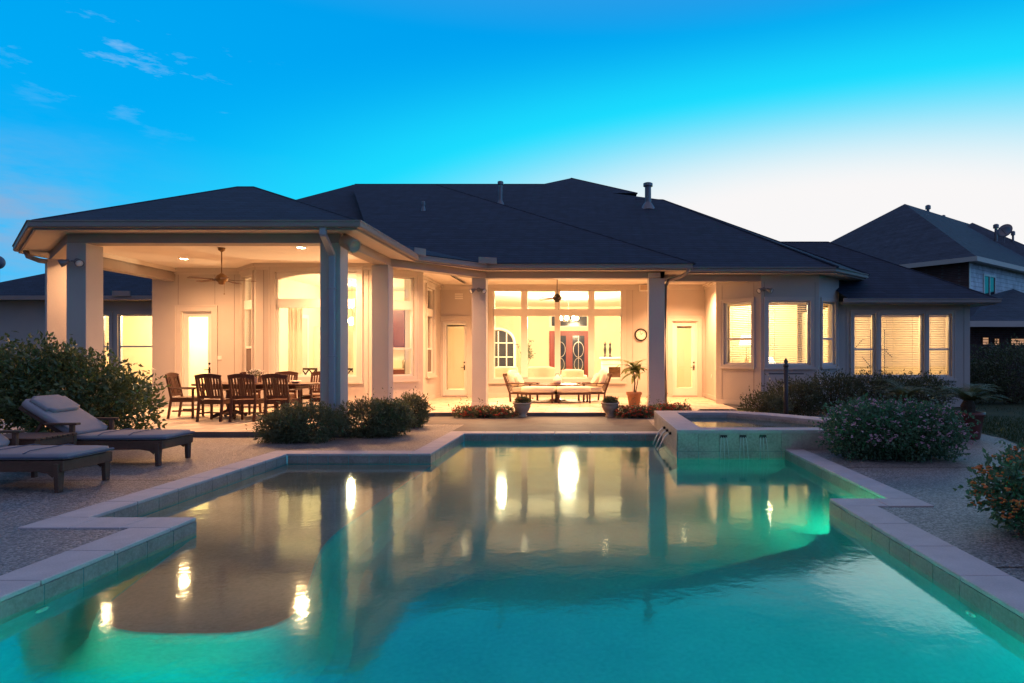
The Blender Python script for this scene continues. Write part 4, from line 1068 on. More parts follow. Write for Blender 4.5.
def shrub(name, label, loc, blobs, n, ll, lw, m, seed, group=None, flowers=None, cat='shrub', **kw):
    t = thing(name, label, cat, (loc[0],loc[1],0), 0, group)
    f = MB(); leaves(f, blobs, n, ll, lw, seed, **kw); sprigs(f, blobs, int(14+sum(40*b[3]*b[5] for b in blobs)), ll, lw, seed+5); f.build('foliage', m, t, world=False)
    s_ = MB(); stems(s_, (0,0), blobs, 26, seed+1); s_.build('stem', M_bark, t, world=False)
    if flowers:
        fm, k, sz = flowers; r = random.Random(seed+2); fb = MB()
        tot = sum(b[3]*b[4] for b in blobs)
        for b in blobs:
            for _ in range(int(k*b[3]*b[4]/tot)):
                a = r.uniform(0,2*PI); u = r.uniform(-.35,1); q = math.sqrt(1-u*u); rad = r.uniform(.93,1.12)
                p = (b[0]+b[3]*q*math.cos(a)*rad, b[1]+b[4]*q*math.sin(a)*rad, max(.05,b[2]+b[5]*u*rad))
                for _j in range(5):
                    pp = (p[0]+r.gauss(0,sz*.6), p[1]+r.gauss(0,sz*.6), p[2]+r.gauss(0,sz*.4))
                    fb.ball(pp, (sz*r.uniform(.35,.6),sz*r.uniform(.35,.6),sz*.3), 6, 4)
        fb.build('flower', fm, t, world=False)
    return t
shrub('broadleaf_shrub', 'big dark glossy shrub right behind the rear sun lounger', (-8.35,10.35,0), [(0,0,.75,.95,.75,.75),(.75,-.05,.55,.62,.6,.6),(-.6,.0,.95,.75,.7,.72)], 9000, .10, .05, M_bush, 11, 'broadleaf shrubs by the left column')
shrub('broadleaf_shrub', 'big dark glossy shrub cut by the left edge of the picture', (-10.05,10.2,0), [(0,0,.85,.95,.75,.85),(-.7,.1,.7,.8,.7,.75)], 8000, .10, .05, M_bush, 12, 'broadleaf shrubs by the left column')
shrub('hedge_shrub', 'low fine-leaved shrub at the foot of the downspout column, leftmost of three', (-4.72,10.62,0), [(0,0,.28,.62,.42,.36),(-.35,-.02,.2,.42,.4,.28)], 9500, .06, .022, M_bush2, 21, 'low shrubs beside the porch columns', up=.25, ragged=.28)
shrub('hedge_shrub', 'low fine-leaved shrub between the two porch columns, middle of three', (-3.85,11.3,0), [(0,0,.28,.66,.45,.36),(.3,.1,.3,.4,.4,.32)], 9500, .06, .022, M_bush2, 22, 'low shrubs beside the porch columns', up=.25, ragged=.28)
shrub('hedge_shrub', 'small loose twiggy shrub nearest the left porch door, rightmost of three', (-3.55,12.75,0), [(0,0,.30,.34,.36,.34)], 4200, .06, .022, M_bush2, 23, 'low shrubs beside the porch columns', up=.6, ragged=.4)
for i, (x, y, rx, h, lab) in enumerate(((3.95,14.6,.5,.55,'low loose shrub right behind the spa, leftmost of the dark row'),(4.85,15.4,.72,.85,'dark rounded shrub behind the garden post'),(5.9,15.6,.75,1.0,'dark rounded shrub below the widest bay window'),(6.95,15.6,.75,1.0,'dark rounded shrub below the narrow angled bay window'),(8.1,15.9,.8,.95,'dark rounded shrub below the wing windows, rightmost of the row'))):
    shrub('foundation_shrub', lab, (x,y,0), [(0,0,h*.5,rx,.6,h*.52),(.25,-.1,h*.45,rx*.7,.55,h*.5)], 4200 if i else 2200, .07, .03, M_bush3, 31+i, 'dark shrubs below the right bay', up=.4)
shrub('flowering_shrub', 'wide rounded shrub dotted with pale pink flowers beside the spa', (4.22,8.9,0), [(0,0,.36,.80,.58,.42),(-.42,.0,.36,.55,.52,.42),(.45,-.05,.34,.52,.5,.40)], 13000, .055, .032, M_bush4, 41, None, (M_pink, 480, .02))
shrub('lantana_shrub', 'shrub with orange flower clusters at the right edge of the deck', (3.85,5.12,0), [(0,0,.32,.66,.6,.32),(.25,.35,.34,.5,.5,.32),(-.3,-.12,.22,.34,.4,.22)], 8500, .055, .034, M_bush4, 42, None, (M_orange, 320, .028), ragged=.42)
shrub('dark_hedge', 'tall black-green hedge in the far right corner before the fence', (12.9,19.5,0), [(0,0,.9,1.6,.8,.95),(1.7,.2,.8,1.2,.8,.9),(-1.2,-.1,.6,.8,.7,.7)], 7000, .10, .05, M_bush3, 43)
shrub('dark_hedge', 'tall black-green shrub cut by the right edge of the picture', (14.6,17.2,0), [(0,0,.9,1.1,.8,1.0)], 4000, .10, .05, M_bush3, 44)
# flower clumps at the patio edge
def clump(label, x0, x1, y, seed, n=2600):
    L = x1-x0; bl = [(-L/2+L*(i+.5)/5, rnd.uniform(-.05,.05), .10, L/7+.05, .24, .16) for i in range(5)]
    return shrub('flower_bed', label, ((x0+x1)/2, y), bl, n, .055, .026, M_bush2, seed, 'flower clumps along the patio step', (M_redfl, 130, .028), 'flowers', up=.6)
clump('red flower clump left of the left urn', -3.05, -1.78, 14.78, 51)
clump('red flower clump between the right urn and the spa', .66, 1.5, 14.78, 52, 1900)
clump('red flower clump behind the left end of the spa', 1.55, 2.35, 15.5, 53, 1400)

# sago palms
def sago(label, x, y, potr, poth, fr_len, nf, seed, pm):
    t = thing('potted_palm', label, 'potted plant', (x,y,0), 0, 'potted sago palms')
    MB().lathe([(potr*.72,0),(potr*.78,.02),(potr*1.0,poth*.85),(potr*1.1,poth*.86),(potr*1.1,poth),(potr*.95,poth),(potr*.9,poth*.9)], n=24).build('pot', pm, t, world=False, smooth=True)
    MB().lathe([(potr*.9,poth*.85),(potr*.9,poth*.89)], n=20).build('soil', M_soil, t, world=False)
    MB().lathe([(.10,poth*.85),(.12,poth+.1),(.07,poth+.2)], n=12).build('trunk', M_bark, t, world=False)
    r = random.Random(seed)
    for i in range(nf):
        a = 2*PI*i/nf*2.4 + r.uniform(-.2,.2); el = r.uniform(.6,1.45); L = fr_len*r.uniform(.8,1.1)
        m = MB(); pts = []
        for k in range(9):
            s_ = k/8; rr = L*s_*math.cos(el*(1-.55*s_)) ; zz = poth+.15+L*s_*math.sin(el*(1-.55*s_)) - .26*L*s_*s_*(.6+.5*(1.2-el))
            pts.append(Vector((rr*math.cos(a), rr*math.sin(a), zz)))
        m.tube(pts, [.008-.0006*k for k in range(9)], 5)
        side = Vector((-math.sin(a), math.cos(a), 0))
        for k in range(1, 34):
            s_ = k/34*8; i0 = min(7,int(s_)); p = pts[i0].lerp(pts[i0+1], s_-i0); d_ = (pts[i0+1]-pts[i0]).normalized()
            ln = .20*math.sin(PI*min(1,.15+.85*k/34))*fr_len/.7+.03
            for sg in (-1,1):
                q = p + side*sg*ln*.85 + d_*ln*.5 + Vector((0,0,.02)); w = d_*.011
                m.add([p-w*.6, p+w*.6, q], [(0,1,2)])
        m.build('frond', M_palm, t, world=False)
    return t
sago('sago palm in a dark red pot at the lawn edge', 6.5, 11.0, .235, .46, .66, 26, 61, M_potred)
sago('sago palm in a terracotta pot behind the flowering shrub', 6.2, 12.6, .22, .40, .72, 24, 62, M_terra)

# corn plant in terracotta
t = thing('potted_plant', 'tall leafy plant in a terracotta pot beside the right porch column', 'potted plant', (1.2,17.4,.09))
MB().lathe([(.14,0),(.15,.02),(.19,.28),(.215,.29),(.215,.36),(.19,.36),(.18,.30)], n=22).build('pot', M_terra, t, world=False, smooth=True)
MB().lathe([(.18,.29),(.18,.31)], n=18).build('soil', M_soil, t, world=False)
m = MB(); m.tube([(0,0,.3),(.02,.0,.6),(-.02,0,.95)], [.022,.02,.016], 7); m.tube([(.03,0,.3),(.08,.02,.55),(.12,.0,.8)], [.016,.014,.01], 6); m.build('stem', M_bark, t, world=False)
r = random.Random(71); m = MB()
for c, k in (((-.02,0,1.0),20),((.12,0,.85),12)):
    for i in range(k):
        a = r.uniform(0,2*PI); el = r.uniform(.1,1.2); L = r.uniform(.48,.74); side = Vector((-math.sin(a),math.cos(a),0)); prev = None
        pts = [Vector(c)+Vector((math.cos(a)*L*s_*math.cos(el*.6), math.sin(a)*L*s_*math.cos(el*.6), L*s_*math.sin(el)*1.1-.65*L*s_*s_)) for s_ in (0,.25,.5,.75,1)]
        ws = [.014,.065,.085,.06,.004]
        for j in range(4): m.add([pts[j]-side*ws[j],pts[j]+side*ws[j],pts[j+1]+side*ws[j+1],pts[j+1]-side*ws[j+1]], [(0,1,2,3)])
m.build('leaf', M_bush, t, world=False, smooth=True)

# urns
def urn(label, x, seed):
    t = thing('urn_planter', label, 'planter', (x,14.92,.0), 0, 'stone urns on the step')
    MB().lathe([(.12,0),(.12,.03),(.09,.06),(.16,.16),(.20,.25),(.19,.29),(.22,.31),(.22,.34),(.18,.34),(.16,.28)], n=24).build('urn', M_urn, t, world=False, smooth=True)
    f = MB(); leaves(f, [(0,0,.37,.15,.15,.07)], 500, .07, .03, seed, up=.6); f.build('plant', M_bush2, t, world=False)
    fb = MB(); r = random.Random(seed)
    for _ in range(12): fb.ball((r.gauss(0,.08),r.gauss(0,.08),.42+r.uniform(0,.03)), .018, 6, 4)
    fb.build('flower', M_redfl, t, world=False)
    return t
urn('pale stone urn at the left end of the patio step', -1.58, 81)
urn('pale stone urn at the right end of the patio step', .47, 82)

# garden post
t = thing('garden_post', 'slim dark garden post with crossarms behind the spa', 'post', (3.98,13.0,0))
m = MB(); m.tube([(0,0,0),(0,0,1.22)], .045, 12); m.lathe([(.07,0),(.07,.05),(.05,.07)], (0,0,0), 14); m.lathe([(.05,1.2),(.06,1.22),(.05,1.25),(.03,1.26),(.045,1.31),(.02,1.36),(.005,1.38)], n=14); m.build('pole', M_post, t, world=False, smooth=True)
m = MB(); m.tube([(-.36,0,1.06),(.36,0,1.06)], .012, 8); m.tube([(-.09,0,.88),(.09,0,.88)], .014, 8); m.build('crossarm', M_post, t, world=False)

# ------------------------------------------------------------------ sun loungers
def lounger(label, loc, rz, back=33):
    t = thing('sun_lounger', label, 'sun lounger', loc, rz, 'teak sun loungers by the pool')
    # foot end at x=0, head toward -x, width along y .66
    fr = MB()
    for y in (-.33,.33): fr.bar((-1.95,y,.27),(0,y,.27),.04,.11)
    fr.bar((-.02,-.33,.27),(-.02,.33,.27),.04,.11); fr.bar((-1.93,-.33,.27),(-1.93,.33,.27),.04,.11)
    for i in range(12): fr.bar((-.12-i*.095,-.31,.315),(-.12-i*.095,.31,.315),.06,.02)
    fr.build('frame', M_teak, t, world=False, bevel=.006)
    for x, sx in ((-.06,-1),(-1.72,1)):
        for y in (-.33,.33):
            m = MB(); m.bar((x,y,.30),(x,y,0),.10,.05,(1,0,0),.065,.045)
            # curved brackets
            prof = [(x+sx*.02,.22),(x+sx*.05,.16),(x+sx*.10,.20),(x+sx*.24,.225),(x+sx*.24,.26),(x+sx*.02,.26)]
            vs = [(p[0],y-.018,p[1]) for p in prof]+[(p[0],y+.018,p[1]) for p in prof]; k = len(prof)
            m.add(vs, [tuple(range(k)), tuple(range(2*k-1,k-1,-1))]+[(i,(i+1)%k,k+(i+1)%k,k+i) for i in range(k)])
            m.build('leg', M_teak, t, world=False, bevel=.006)
    MB().cushion(-1.16,.02,-.34,.34,.33,.40,.03,8).build('seat_cushion', M_cush, t, world=False, smooth=True)
    a = R(back); Mb = Matrix.Translation((-1.16,0,.345)) @ Matrix.Rotation(a,4,'Y')
    b = MB(Mb); 
    for y in (-.28,.28): b.bar((0,y,0),(-.76,y,0),.035,.05)
    for i in range(8): b.bar((-.05-i*.095,-.3,.02),(-.05-i*.095,.3,.02),.06,.02)
    b.build('backrest', M_teak, t, world=False, bevel=.005)
    MB(Mb).cushion(-.78,.02,-.34,.34,.035,.12,.03,8).build('back_cushion', M_cush, t, world=False, smooth=True)
    pl = MB(Mb).cushion(-.75,-.42,-.28,.28,.112,.175,.05,8).build('head_pillow', M_cush, t, world=False, smooth=True)
    ed = MB(); ed.tube([(-1.14,-.345,.36),(.0,-.345,.36),(.025,-.33,.36),(.025,.33,.36),(0,.345,.36),(-1.14,.345,.36)], .012, 6); ed.build('piping', M_pipe, t, world=False)
    for x in (-.42,-.80): MB().tube([(x,-.335,.40),(x,-.25,.421),(x,.25,.421),(x,.335,.40)], .006, 5).build('seam', M_pipe, t, world=False)
    for y in (-.36,.36):
        m = MB(); m.bar((-1.42,y,.55),(-1.02,y,.55),.075,.028); m.bar((-1.10,y,.26),(-1.10,y,.54),.045,.05,(1,0,0)); m.build('armrest', M_teak, t, world=False, bevel=.006)
    m = MB(); m.bar((-1.7,-.25,.3),(-1.55,-.25,.55),.03,.03); m.bar((-1.7,.25,.3),(-1.55,.25,.55),.03,.03); m.build('back_prop', M_teak, t, world=False)
    return t
l1 = lounger('teak sun lounger with grey cushion and raised back, farther of the two', (-5.50,8.55,.0), R(3))
dup(l1, (-5.44,6.95,.0), R(1), 'teak sun lounger with grey cushion nearest the camera, cut by the left edge')
t = thing('side_table', 'low slatted teak side table between the two sun loungers', 'table', (-6.78,7.72,0))
m = MB()
for i in range(8): m.box(-.40,.36,-.30+i*.076,-.30+i*.076+.066,.43,.455)
m.build('tabletop', M_teak, t, world=False, bevel=.004)
m = MB(); m.box(-.38,.34,-.30,-.275,.34,.425); m.box(-.38,.34,.275,.30,.34,.425); m.box(-.38,-.355,-.274,.274,.34,.425); m.box(.315,.34,-.274,.274,.34,.425); m.build('apron', M_teak, t, world=False)
for x in (-.36,.32):
    for y in (-.28,.28): MB().bar((x,y,.42),(x,y,0),.05,.05,(1,0,0),.04,.04).build('leg', M_teak, t, world=False)

# ------------------------------------------------------------------ dining set
def dchair(label, loc, rz):
    """faces +y (toward table), back at y=-.22"""
    t = thing('dining_chair', label, 'chair', loc, rz, 'wooden dining chairs around the porch table')
    m = MB()
    for i in range(6): m.box(-.24,.24,-.20+i*.075,-.20+i*.075+.066,.425,.445)
    m.build('seat', M_maho, t, world=False, bevel=.004)
    m = MB(); m.box(-.235,.235,.205,.23,.35,.424); m.box(-.235,.235,-.21,-.185,.35,.424); m.box(-.24,-.215,-.184,.204,.35,.424); m.box(.215,.24,-.184,.204,.35,.424)
    m.bar((-.235,0,.16),(.235,0,.16),.022,.03); m.bar((-.235,-.19,.16),(-.235,.22,.16),.022,.03); m.bar((.235,-.19,.16),(.235,.22,.16),.022,.03); m.build('seat_frame', M_maho, t, world=False)
    for x in (-.235,.235):
        MB().bar((x,.22,0),(x,.22,.62),.042,.042,(1,0,0)).build('leg', M_maho, t, world=False, bevel=.005)
        m = MB(); m.bar((x,-.27,0),(x,-.205,.44),.04,.05,(1,0,0)); m.bar((x,-.205,.43),(x,-.30,.90),.04,.045,(1,0,0)); m.build('leg', M_maho, t, world=False, bevel=.005)
        m = MB(); m.bar((x,-.24,.64),(x,.27,.63),.05,.025); m.build('armrest', M_maho, t, world=False, bevel=.006)
    b = MB(); pts = [(-.26+.52*i/8, -.30-.03*math.sin(PI*i/8), .90+.035*math.sin(PI*i/8)) for i in range(9)]
    for i in range(8): b.bar(pts[i], pts[i+1], .03, .085)
    b.bar((-.235,-.215,.50),(.235,-.215,.50),.026,.05)
    for i in range(7):
        x = -.18+.06*i; b.bar((x*.97,-.218,.52),(x,-.315,.89),.034 if i != 3 else .07,.014,(1,0,0) if False else (0,0,1))
    b.build('backrest', M_maho, t, world=False)
    return t
dc = dchair('dining chair with its back to the pool, left of the front three', (-7.70,13.2,.09), 0)
for x, y, rz, lab in ((-7.02,13.16,R(2),'dining chair with its back to the pool, middle of the front three'),(-6.34,13.2,R(-3),'dining chair with its back to the pool, right of the front three'),
    (-8.72,13.85,R(-82),'dining chair at the left end of the table'),(-5.72,13.88,R(88),'dining chair at the right end of the table, mostly behind the columns'),
    (-7.95,14.72,PI,'dining chair on the wall side of the table, leftmost of three'),(-7.12,14.75,PI+.05,'dining chair on the wall side behind the flowers'),(-6.3,14.72,PI-.04,'dining chair on the wall side of the table, nearest the arched window')):
    dup(dc, (x,y,.09), rz, lab)
t = thing('dining_table', 'long wooden dining table on the left porch', 'table', (-7.25,13.95,.09))
m = MB(); m.prism(rounded([(-1.25,-.5),(1.25,-.5),(1.25,.5),(-1.25,.5)], .3), .70, .74); m.build('tabletop', M_maho, t, world=False, bevel=.006)
MB().box(-1.0,1.0,-.36,.36,.62,.70).build('apron', M_maho, t, world=False)
for x in (-.6,.6):
    m = MB(); m.lathe([(.09,.62),(.07,.5),(.10,.35),(.06,.2),(.09,.12)], (x,0,0), 14)
    for a in range(4): m.bar((x,0,.16),(x+.34*math.cos(a*PI/2+PI/4),.34*math.sin(a*PI/2+PI/4),.03),.06,.07)
    m.build('pedestal', M_maho, t, world=False)
t = thing('flower_vase', 'glass vase of small white flowers on the dining table', 'vase', (-7.28,13.9,.832))
MB().lathe([(.05,0),(.06,.02),(.05,.10),(.07,.14),(.065,.14)], n=14).build('vase', M_urn, t, world=False, smooth=True)
m = MB(); r = random.Random(5)
for _ in range(170):
    a = r.uniform(0,2*PI); q = abs(r.gauss(0,.10)); p = (q*math.cos(a), q*math.sin(a), .20+r.uniform(0,.12)-q*.25); m.ball(p, .010, 5, 4)
m.build('flower', M_whfl, t, world=False)
m = MB(); leaves(m, [(0,0,.19,.10,.10,.08)], 260, .06, .012, 9, up=.8); m.build('foliage', M_bush2, t, world=False)
tag(MB().lathe([(.05,0),(.09,.03),(.12,.05),(.115,.055),(.05,.012)], (-6.35,13.8,.832), 18).build('serving_bowl', M_whfl, smooth=True), 'small pale bowl on the right half of the dining table', 'bowl')

# ------------------------------------------------------------------ lounge set
def lchair(label, loc, rz):
    t = thing('lounge_chair', label, 'armchair', loc, rz, 'cushioned lounge chairs by the center windows')
    m = MB(); m.box(-.33,.33,-.30,.34,.22,.27); m.build('seat_frame', M_maho, t, world=False, bevel=.005)
    for x in (-.33,.33):
        MB().bar((x,.33,0),(x,.33,.52),.05,.05,(1,0,0)).build('leg', M_maho, t, world=False)
        m = MB(); m.bar((x,-.28,0),(x,-.30,.25),.045,.05,(1,0,0)); m.bar((x,-.30,.25),(x,-.50,.80),.045,.04,(1,0,0)); m.build('leg', M_maho, t, world=False)
        MB().bar((x,-.42,.54),(x,.40,.53),.08,.03).build('armrest', M_maho, t, world=False, bevel=.008)
    b = MB(); b.bar((-.33,-.50,.79),(.33,-.50,.79),.03,.07)
    for i in range(5): b.bar((-.22+.11*i,-.31,.3),(-.22+.11*i,-.49,.77),.03,.015)
    b.build('backrest', M_maho, t, world=False)
    MB().cushion(-.31,.31,-.27,.36,.275,.42,.04).build('seat_cushion', M_cream, t, world=False, smooth=True)
    Mb = Matrix.Translation((0,-.27,.40)) @ Matrix.Rotation(R(-70),4,'X')
    MB(Mb).cushion(-.31,.31,-.52,.0,.02,.16,.05).build('back_cushion', M_cream, t, world=False, smooth=True)
    Mp = Matrix.Translation((.05,-.1,.44)) @ Matrix.Rotation(R(-62),4,'X')
    MB(Mp).cushion(-.2,.2,-.38,.0,.02,.13,.06).build('throw_pillow', M_cream, t, world=False, smooth=True)
    return t
lc = lchair('cream cushioned wooden armchair left of the round porch table', (-1.98,19.0,.09), R(-104))
dup(lc, (.06,19.0,.09), R(104), 'cream cushioned wooden armchair right of the round porch table')
def otto(label, loc, rz):
    t = thing('ottoman', label, 'ottoman', loc, rz, 'cream ottomans before the round table')
    m = MB(); m.box(-.47,.47,-.30,.30,.24,.30); m.build('frame', M_maho, t, world=False, bevel=.005)
    for x in (-.44,.44):
        for y in (-.27,.27): MB().bar((x,y,0),(x,y,.25),.05,.05,(1,0,0)).build('leg', M_maho, t, world=False)
    MB().cushion(-.48,.48,-.31,.31,.302,.46,.05).build('cushion', M_cream, t, world=False, smooth=True)
    return t
oc = otto('cream ottoman in front of the left armchair', (-1.46,18.35,.09), R(-8))
dup(oc, (-.48,18.35,.09), R(8), 'cream ottoman in front of the right armchair')
t = thing('coffee_table', 'round wooden table between the two cream armchairs', 'table', (-.97,19.25,.09))
MB().lathe([(.72,.46),(.74,.48),(.73,.50)], n=32).build('tabletop', M_maho, t, world=False); MB().lathe([(.25,0),(.24,.04),(.06,.08),(.05,.4),(.2,.46)], n=14).build('pedestal', M_maho, t, world=False)
t = thing('glass_lantern', 'pale lantern on the round porch table', 'lantern', (-.97,19.1,.592))
MB().lathe([(.10,0),(.13,.03),(.14,.12),(.10,.20),(.05,.25),(.02,.27)], n=16).build('globe', M_whfl, t, world=False, smooth=True)
MB().tube([(-.08,0,.22),(-.04,0,.31),(.04,0,.31),(.08,0,.22)], .008, 6).build('handle', M_dark, t, world=False)

# ------------------------------------------------------------------ lawn at right
lawn_edge = [(5.9,16.0),(6.9,13.2),(7.15,11.9),(7.1,11.0),(6.75,10.0),(6.2,9.0),(5.6,7.8),(5.4,6.0),(5.5,2.0)]
d = MB(); d.poly([(x,y,.006) for x,y in lawn_edge] + [(7.5,2.0,.006),(7.5,16.5,.006),(5.9,16.5,.006)])
tag(d.build('lawn', M_lawn), 'lawn edge beside the pool deck', None, None, 'structure')
g = MB(); r = random.Random(3)
def xe(y):
    for i in range(len(lawn_edge)-1):
        (x0,y0),(x1,y1) = lawn_edge[i], lawn_edge[i+1]
        if y1 <= y <= y0: return x0+(x1-x0)*(y0-y)/(y0-y1)
    return 6.5
for _ in range(26000):
    y = r.uniform(6.5,16.0) if r.random() < .6 else r.uniform(8,19); x = xe(min(15.9,y)) + abs(r.gauss(0,1))*2.6 + .02
    if y > 15.2 and x < 10.6: continue
    zb = .006 if x < 7.5 and y < 16.5 else -.02
    h = r.uniform(.03,.075); a = r.uniform(0,6.28); w = .005; lean = r.uniform(0,.04)
    g.add([(x-w*math.cos(a),y-w*math.sin(a),zb),(x+w*math.cos(a),y+w*math.sin(a),zb),(x+lean*math.sin(a),y+lean*math.cos(a),zb+h)], [(0,1,2)])
tag(g.build('grass', M_grass), 'short dark lawn grass right of the deck', 'grass', None, 'stuff')

# ------------------------------------------------------------------ neighbours
t = thing('garden_fence', 'dark board fence behind the far right lawn', 'fence', (14,22,0))
m = MB()
for i in range(90):
    x = 10.8+i*.16; m.box(x,x+.15,22+.01*math.sin(i*1.7),22.02+.01*math.sin(i*1.7),0,1.82+.015*math.sin(i*2.3))
m.build('board', M_fence, t); m = MB(); m.box(10.8,25.2,22.04,22.09,.4,.5); m.box(10.8,25.2,22.04,22.09,1.4,1.5); m.build('rail', M_fence, t)

nb = thing('neighbour_house', 'dark two-storey neighbouring house with siding beyond the fence', 'house', (17,30,0))
K = Vector((16.9,28)); e1 = Vector((-.62,.785)); e2v = Vector((.785,.62)); EZ = 5.8
def Q(a, b, z): p = K+e1*a+e2v*b; return (p.x, p.y, z)
W1 = 11.9; W2 = 22
ov = .45
m = MB(); m.poly([Q(ov,ov,0),Q(ov,9,0),Q(ov,9,5.7),Q(ov,ov,5.7)]); m.poly([Q(ov,9,0),Q(ov,W2,0),Q(ov,W2,5.7),Q(ov,9,5.7)]); m.poly([Q(W1-ov,W2,0),Q(W1-ov,ov,0),Q(W1-ov,ov,5.7),Q(W1-ov,W2,5.7)]); m.build('wall', M_siding, nb)
m = MB(); m.poly([Q(W1-ov,ov+.002,0),Q(ov,ov+.002,0),Q(ov,ov+.002,5.7),Q(W1-ov,ov+.002,5.7)]); m.build('brick_wall', M_brick, nb)
m = MB(); AP = Q(5.95,5.95,10.1); RB = Q(5.95,15,10.1)
m.poly([Q(W1,0,EZ),Q(0,0,EZ),AP]); m.poly([Q(0,0,EZ),Q(0,W2-1,EZ),RB,AP]); m.poly([Q(W1,W2-1,EZ),Q(W1,0,EZ),AP,RB]); m.poly([Q(0,W2-1,EZ),Q(W1,W2-1,EZ),RB])
# dormer-like cross hip in front face
# second roof
S0 = (23.9,40,9.8); 
m.poly([(S0[0]-6,35,6.0),(27.4,35,6.0),S0]); m.poly([(27.4,35,6.0),(31,45,6.0),S0]); m.poly([(S0[0]-6,35,6.0),(S0[0]-7,46,6.0),S0])
nr = m.build('roof', M_nroof, nb)
m = MB()
m.ribbon([Q(W1,0,0)[:2],Q(0,0,0)[:2],Q(0,W2-1,0)[:2]], -.02, .06, EZ-.2, EZ+.01); m.ribbon([Q(W1,0,0)[:2],Q(0,0,0)[:2],Q(0,W2-1,0)[:2]], -.45, -.021, EZ-.14, EZ-.10); m.build('eave_trim', M_trim, nb)
F_nb = Fr(Q(ov,.45,0)[:2], Q(ov,12,0)[:2])
w = MB().frame_ring(F_nb, 1.5, 2.9, 3.9, 5.25, .09, 0, .05); w.fbox(F_nb, 2.17, 2.23, 0, .045, 3.99, 5.16); wo = w.build('window', M_white, nb)
MB().fbox(F_nb, 1.59, 2.81, .005, .015, 3.99, 5.16).build('pane', M_dkglass, wo)
MB().fbox(F_nb, -.03, .09, -.01, .02, 0, 5.65).build('corner_board', M_white, nb)
# lower porch of the neighbour
m = MB(); m.poly([(15.3,25.9,2.85),(20.5,25.9,2.85),(20.5,31,4.7),(18.2,29.2,4.2)]); m.poly([(15.3,25.9,2.85),(18.2,29.2,4.2),(16.4,31,3.4),(15.3,31,2.85)]); m.poly([(18.2,29.2,4.2),(20.5,31,4.7),(16.4,31,3.4)]); m.build('porch_roof', M_nroof, nb)
m = MB(); m.box(15.3,20.5,25.86,25.90,2.62,2.86); m.build('porch_fascia', M_trim, nb)
m = MB(); m.box(15.5,20.5,27.2,27.3,0,2.7); m.build('porch_wall', M_brick, nb)
F_np = Fr((15.5,27.19),(20.5,27.19))
for a, b, z0, z1 in ((1.15,1.45,1.7,2.25),(1.65,1.9,1.75,2.2),(2.35,3.0,1.75,2.2)):
    f = MB(); f.frame_ring(F_np, a, b, z0, z1, .03, 0, .03); 
    k = int((z1-z0)/.11)
    for i in range(1, k): f.fbox(F_np, a+.03, b-.03, .0, .02, z0+i*.11-.012, z0+i*.11+.012)
    wo = f.build('window', M_fence, nb); MB().fbox(F_np, a+.03, b-.03, .004, .01, z0+.03, z1-.03).build('pane', M_litpane, wo)
def npipe(px, py0, py1, Y, r):
    x = (px-590)*Y/640; z0 = 1.4+(357-py0)*Y/640; z1 = 1.4+(357-py1)*Y/640
    m = MB(); m.lathe([(r,z0-.6),(r,z1-.25),(r*1.9,z1-.25),(r*1.9,z1-.05),(r,z1)], (x,Y,0), 12); m.build('roof_vent', M_gray, nr)
npipe(928,214,205,38.5,.08); npipe(943.5,221,215,39.5,.06); npipe(996,234,224,38,.08); npipe(1013,240,231,38,.06)
t = thing('satellite_dish', 'small satellite dish on the neighbouring roof', 'satellite dish', ((1004-590)*37/640,37,8.0))
MB().lathe([(.02,0),(.25,.03),(.42,.12),(.42,.13),(.24,.05),(.02,.02)], (.1,0,.65), 20, (-.8,-.5,.35)).build('dish', M_gray, t, world=False, smooth=True)
m = MB(); m.tube([(0,0,0),(0,0,.35),(.1,0,.65)], .03, 6); m.tube([(.1,0,.5),(-.4,-.25,.85)], .015, 5); m.build('mount', M_gray, t, world=False)

t = thing('water_tower', 'distant water tower bulb at the far left edge', 'water tower', (-185.5,200,0))
MB().ball((0,0,31), (2.2,2.2,2.2), 20, 14).build('tank', M_tower, t, world=False, smooth=True); MB().lathe([(1.2,0),(.8,8),(.8,29)], n=14).build('stem', M_tower, t, world=False)

# ------------------------------------------------------------------ pool lamps
POOLC = (.04,1.0,.50)
for x, y, ax, lab in ((-3.37,2.1,(1,0,0),'underwater pool lamp in the left wall below the frame'),(2.31,2.1,(-1,0,0),'underwater pool lamp in the right wall below the frame')):
    t = thing('pool_lamp', lab, 'pool light', (x,y,-.62), 0, 'underwater pool lamps')
    MB().lathe([(.14,0),(.14,.02),(.11,.025),(.11,.01)], n=20, axis=ax).build('ring', M_nick, t, world=False); MB().lathe([(.108,.008),(.10,.02),(.05,.026)], n=20, axis=ax).build('lens', M_niche, t, world=False)
light('POINT','pool_lamp_glow',(-3.0,1.6,-.6), 100, (.01,1,.46), 0)
light('POINT','pool_lamp_glow',(1.75,1.9,-.65), 120, (.01,1,.58), 0)
light('POINT','pool_lamp_glow',(-.3,1.2,-.8), 95, (.01,.72,1), 0)
light('POINT','pool_lamp_glow',(2.74,6.50,-.75), 60, (.05,1,.50), 0)

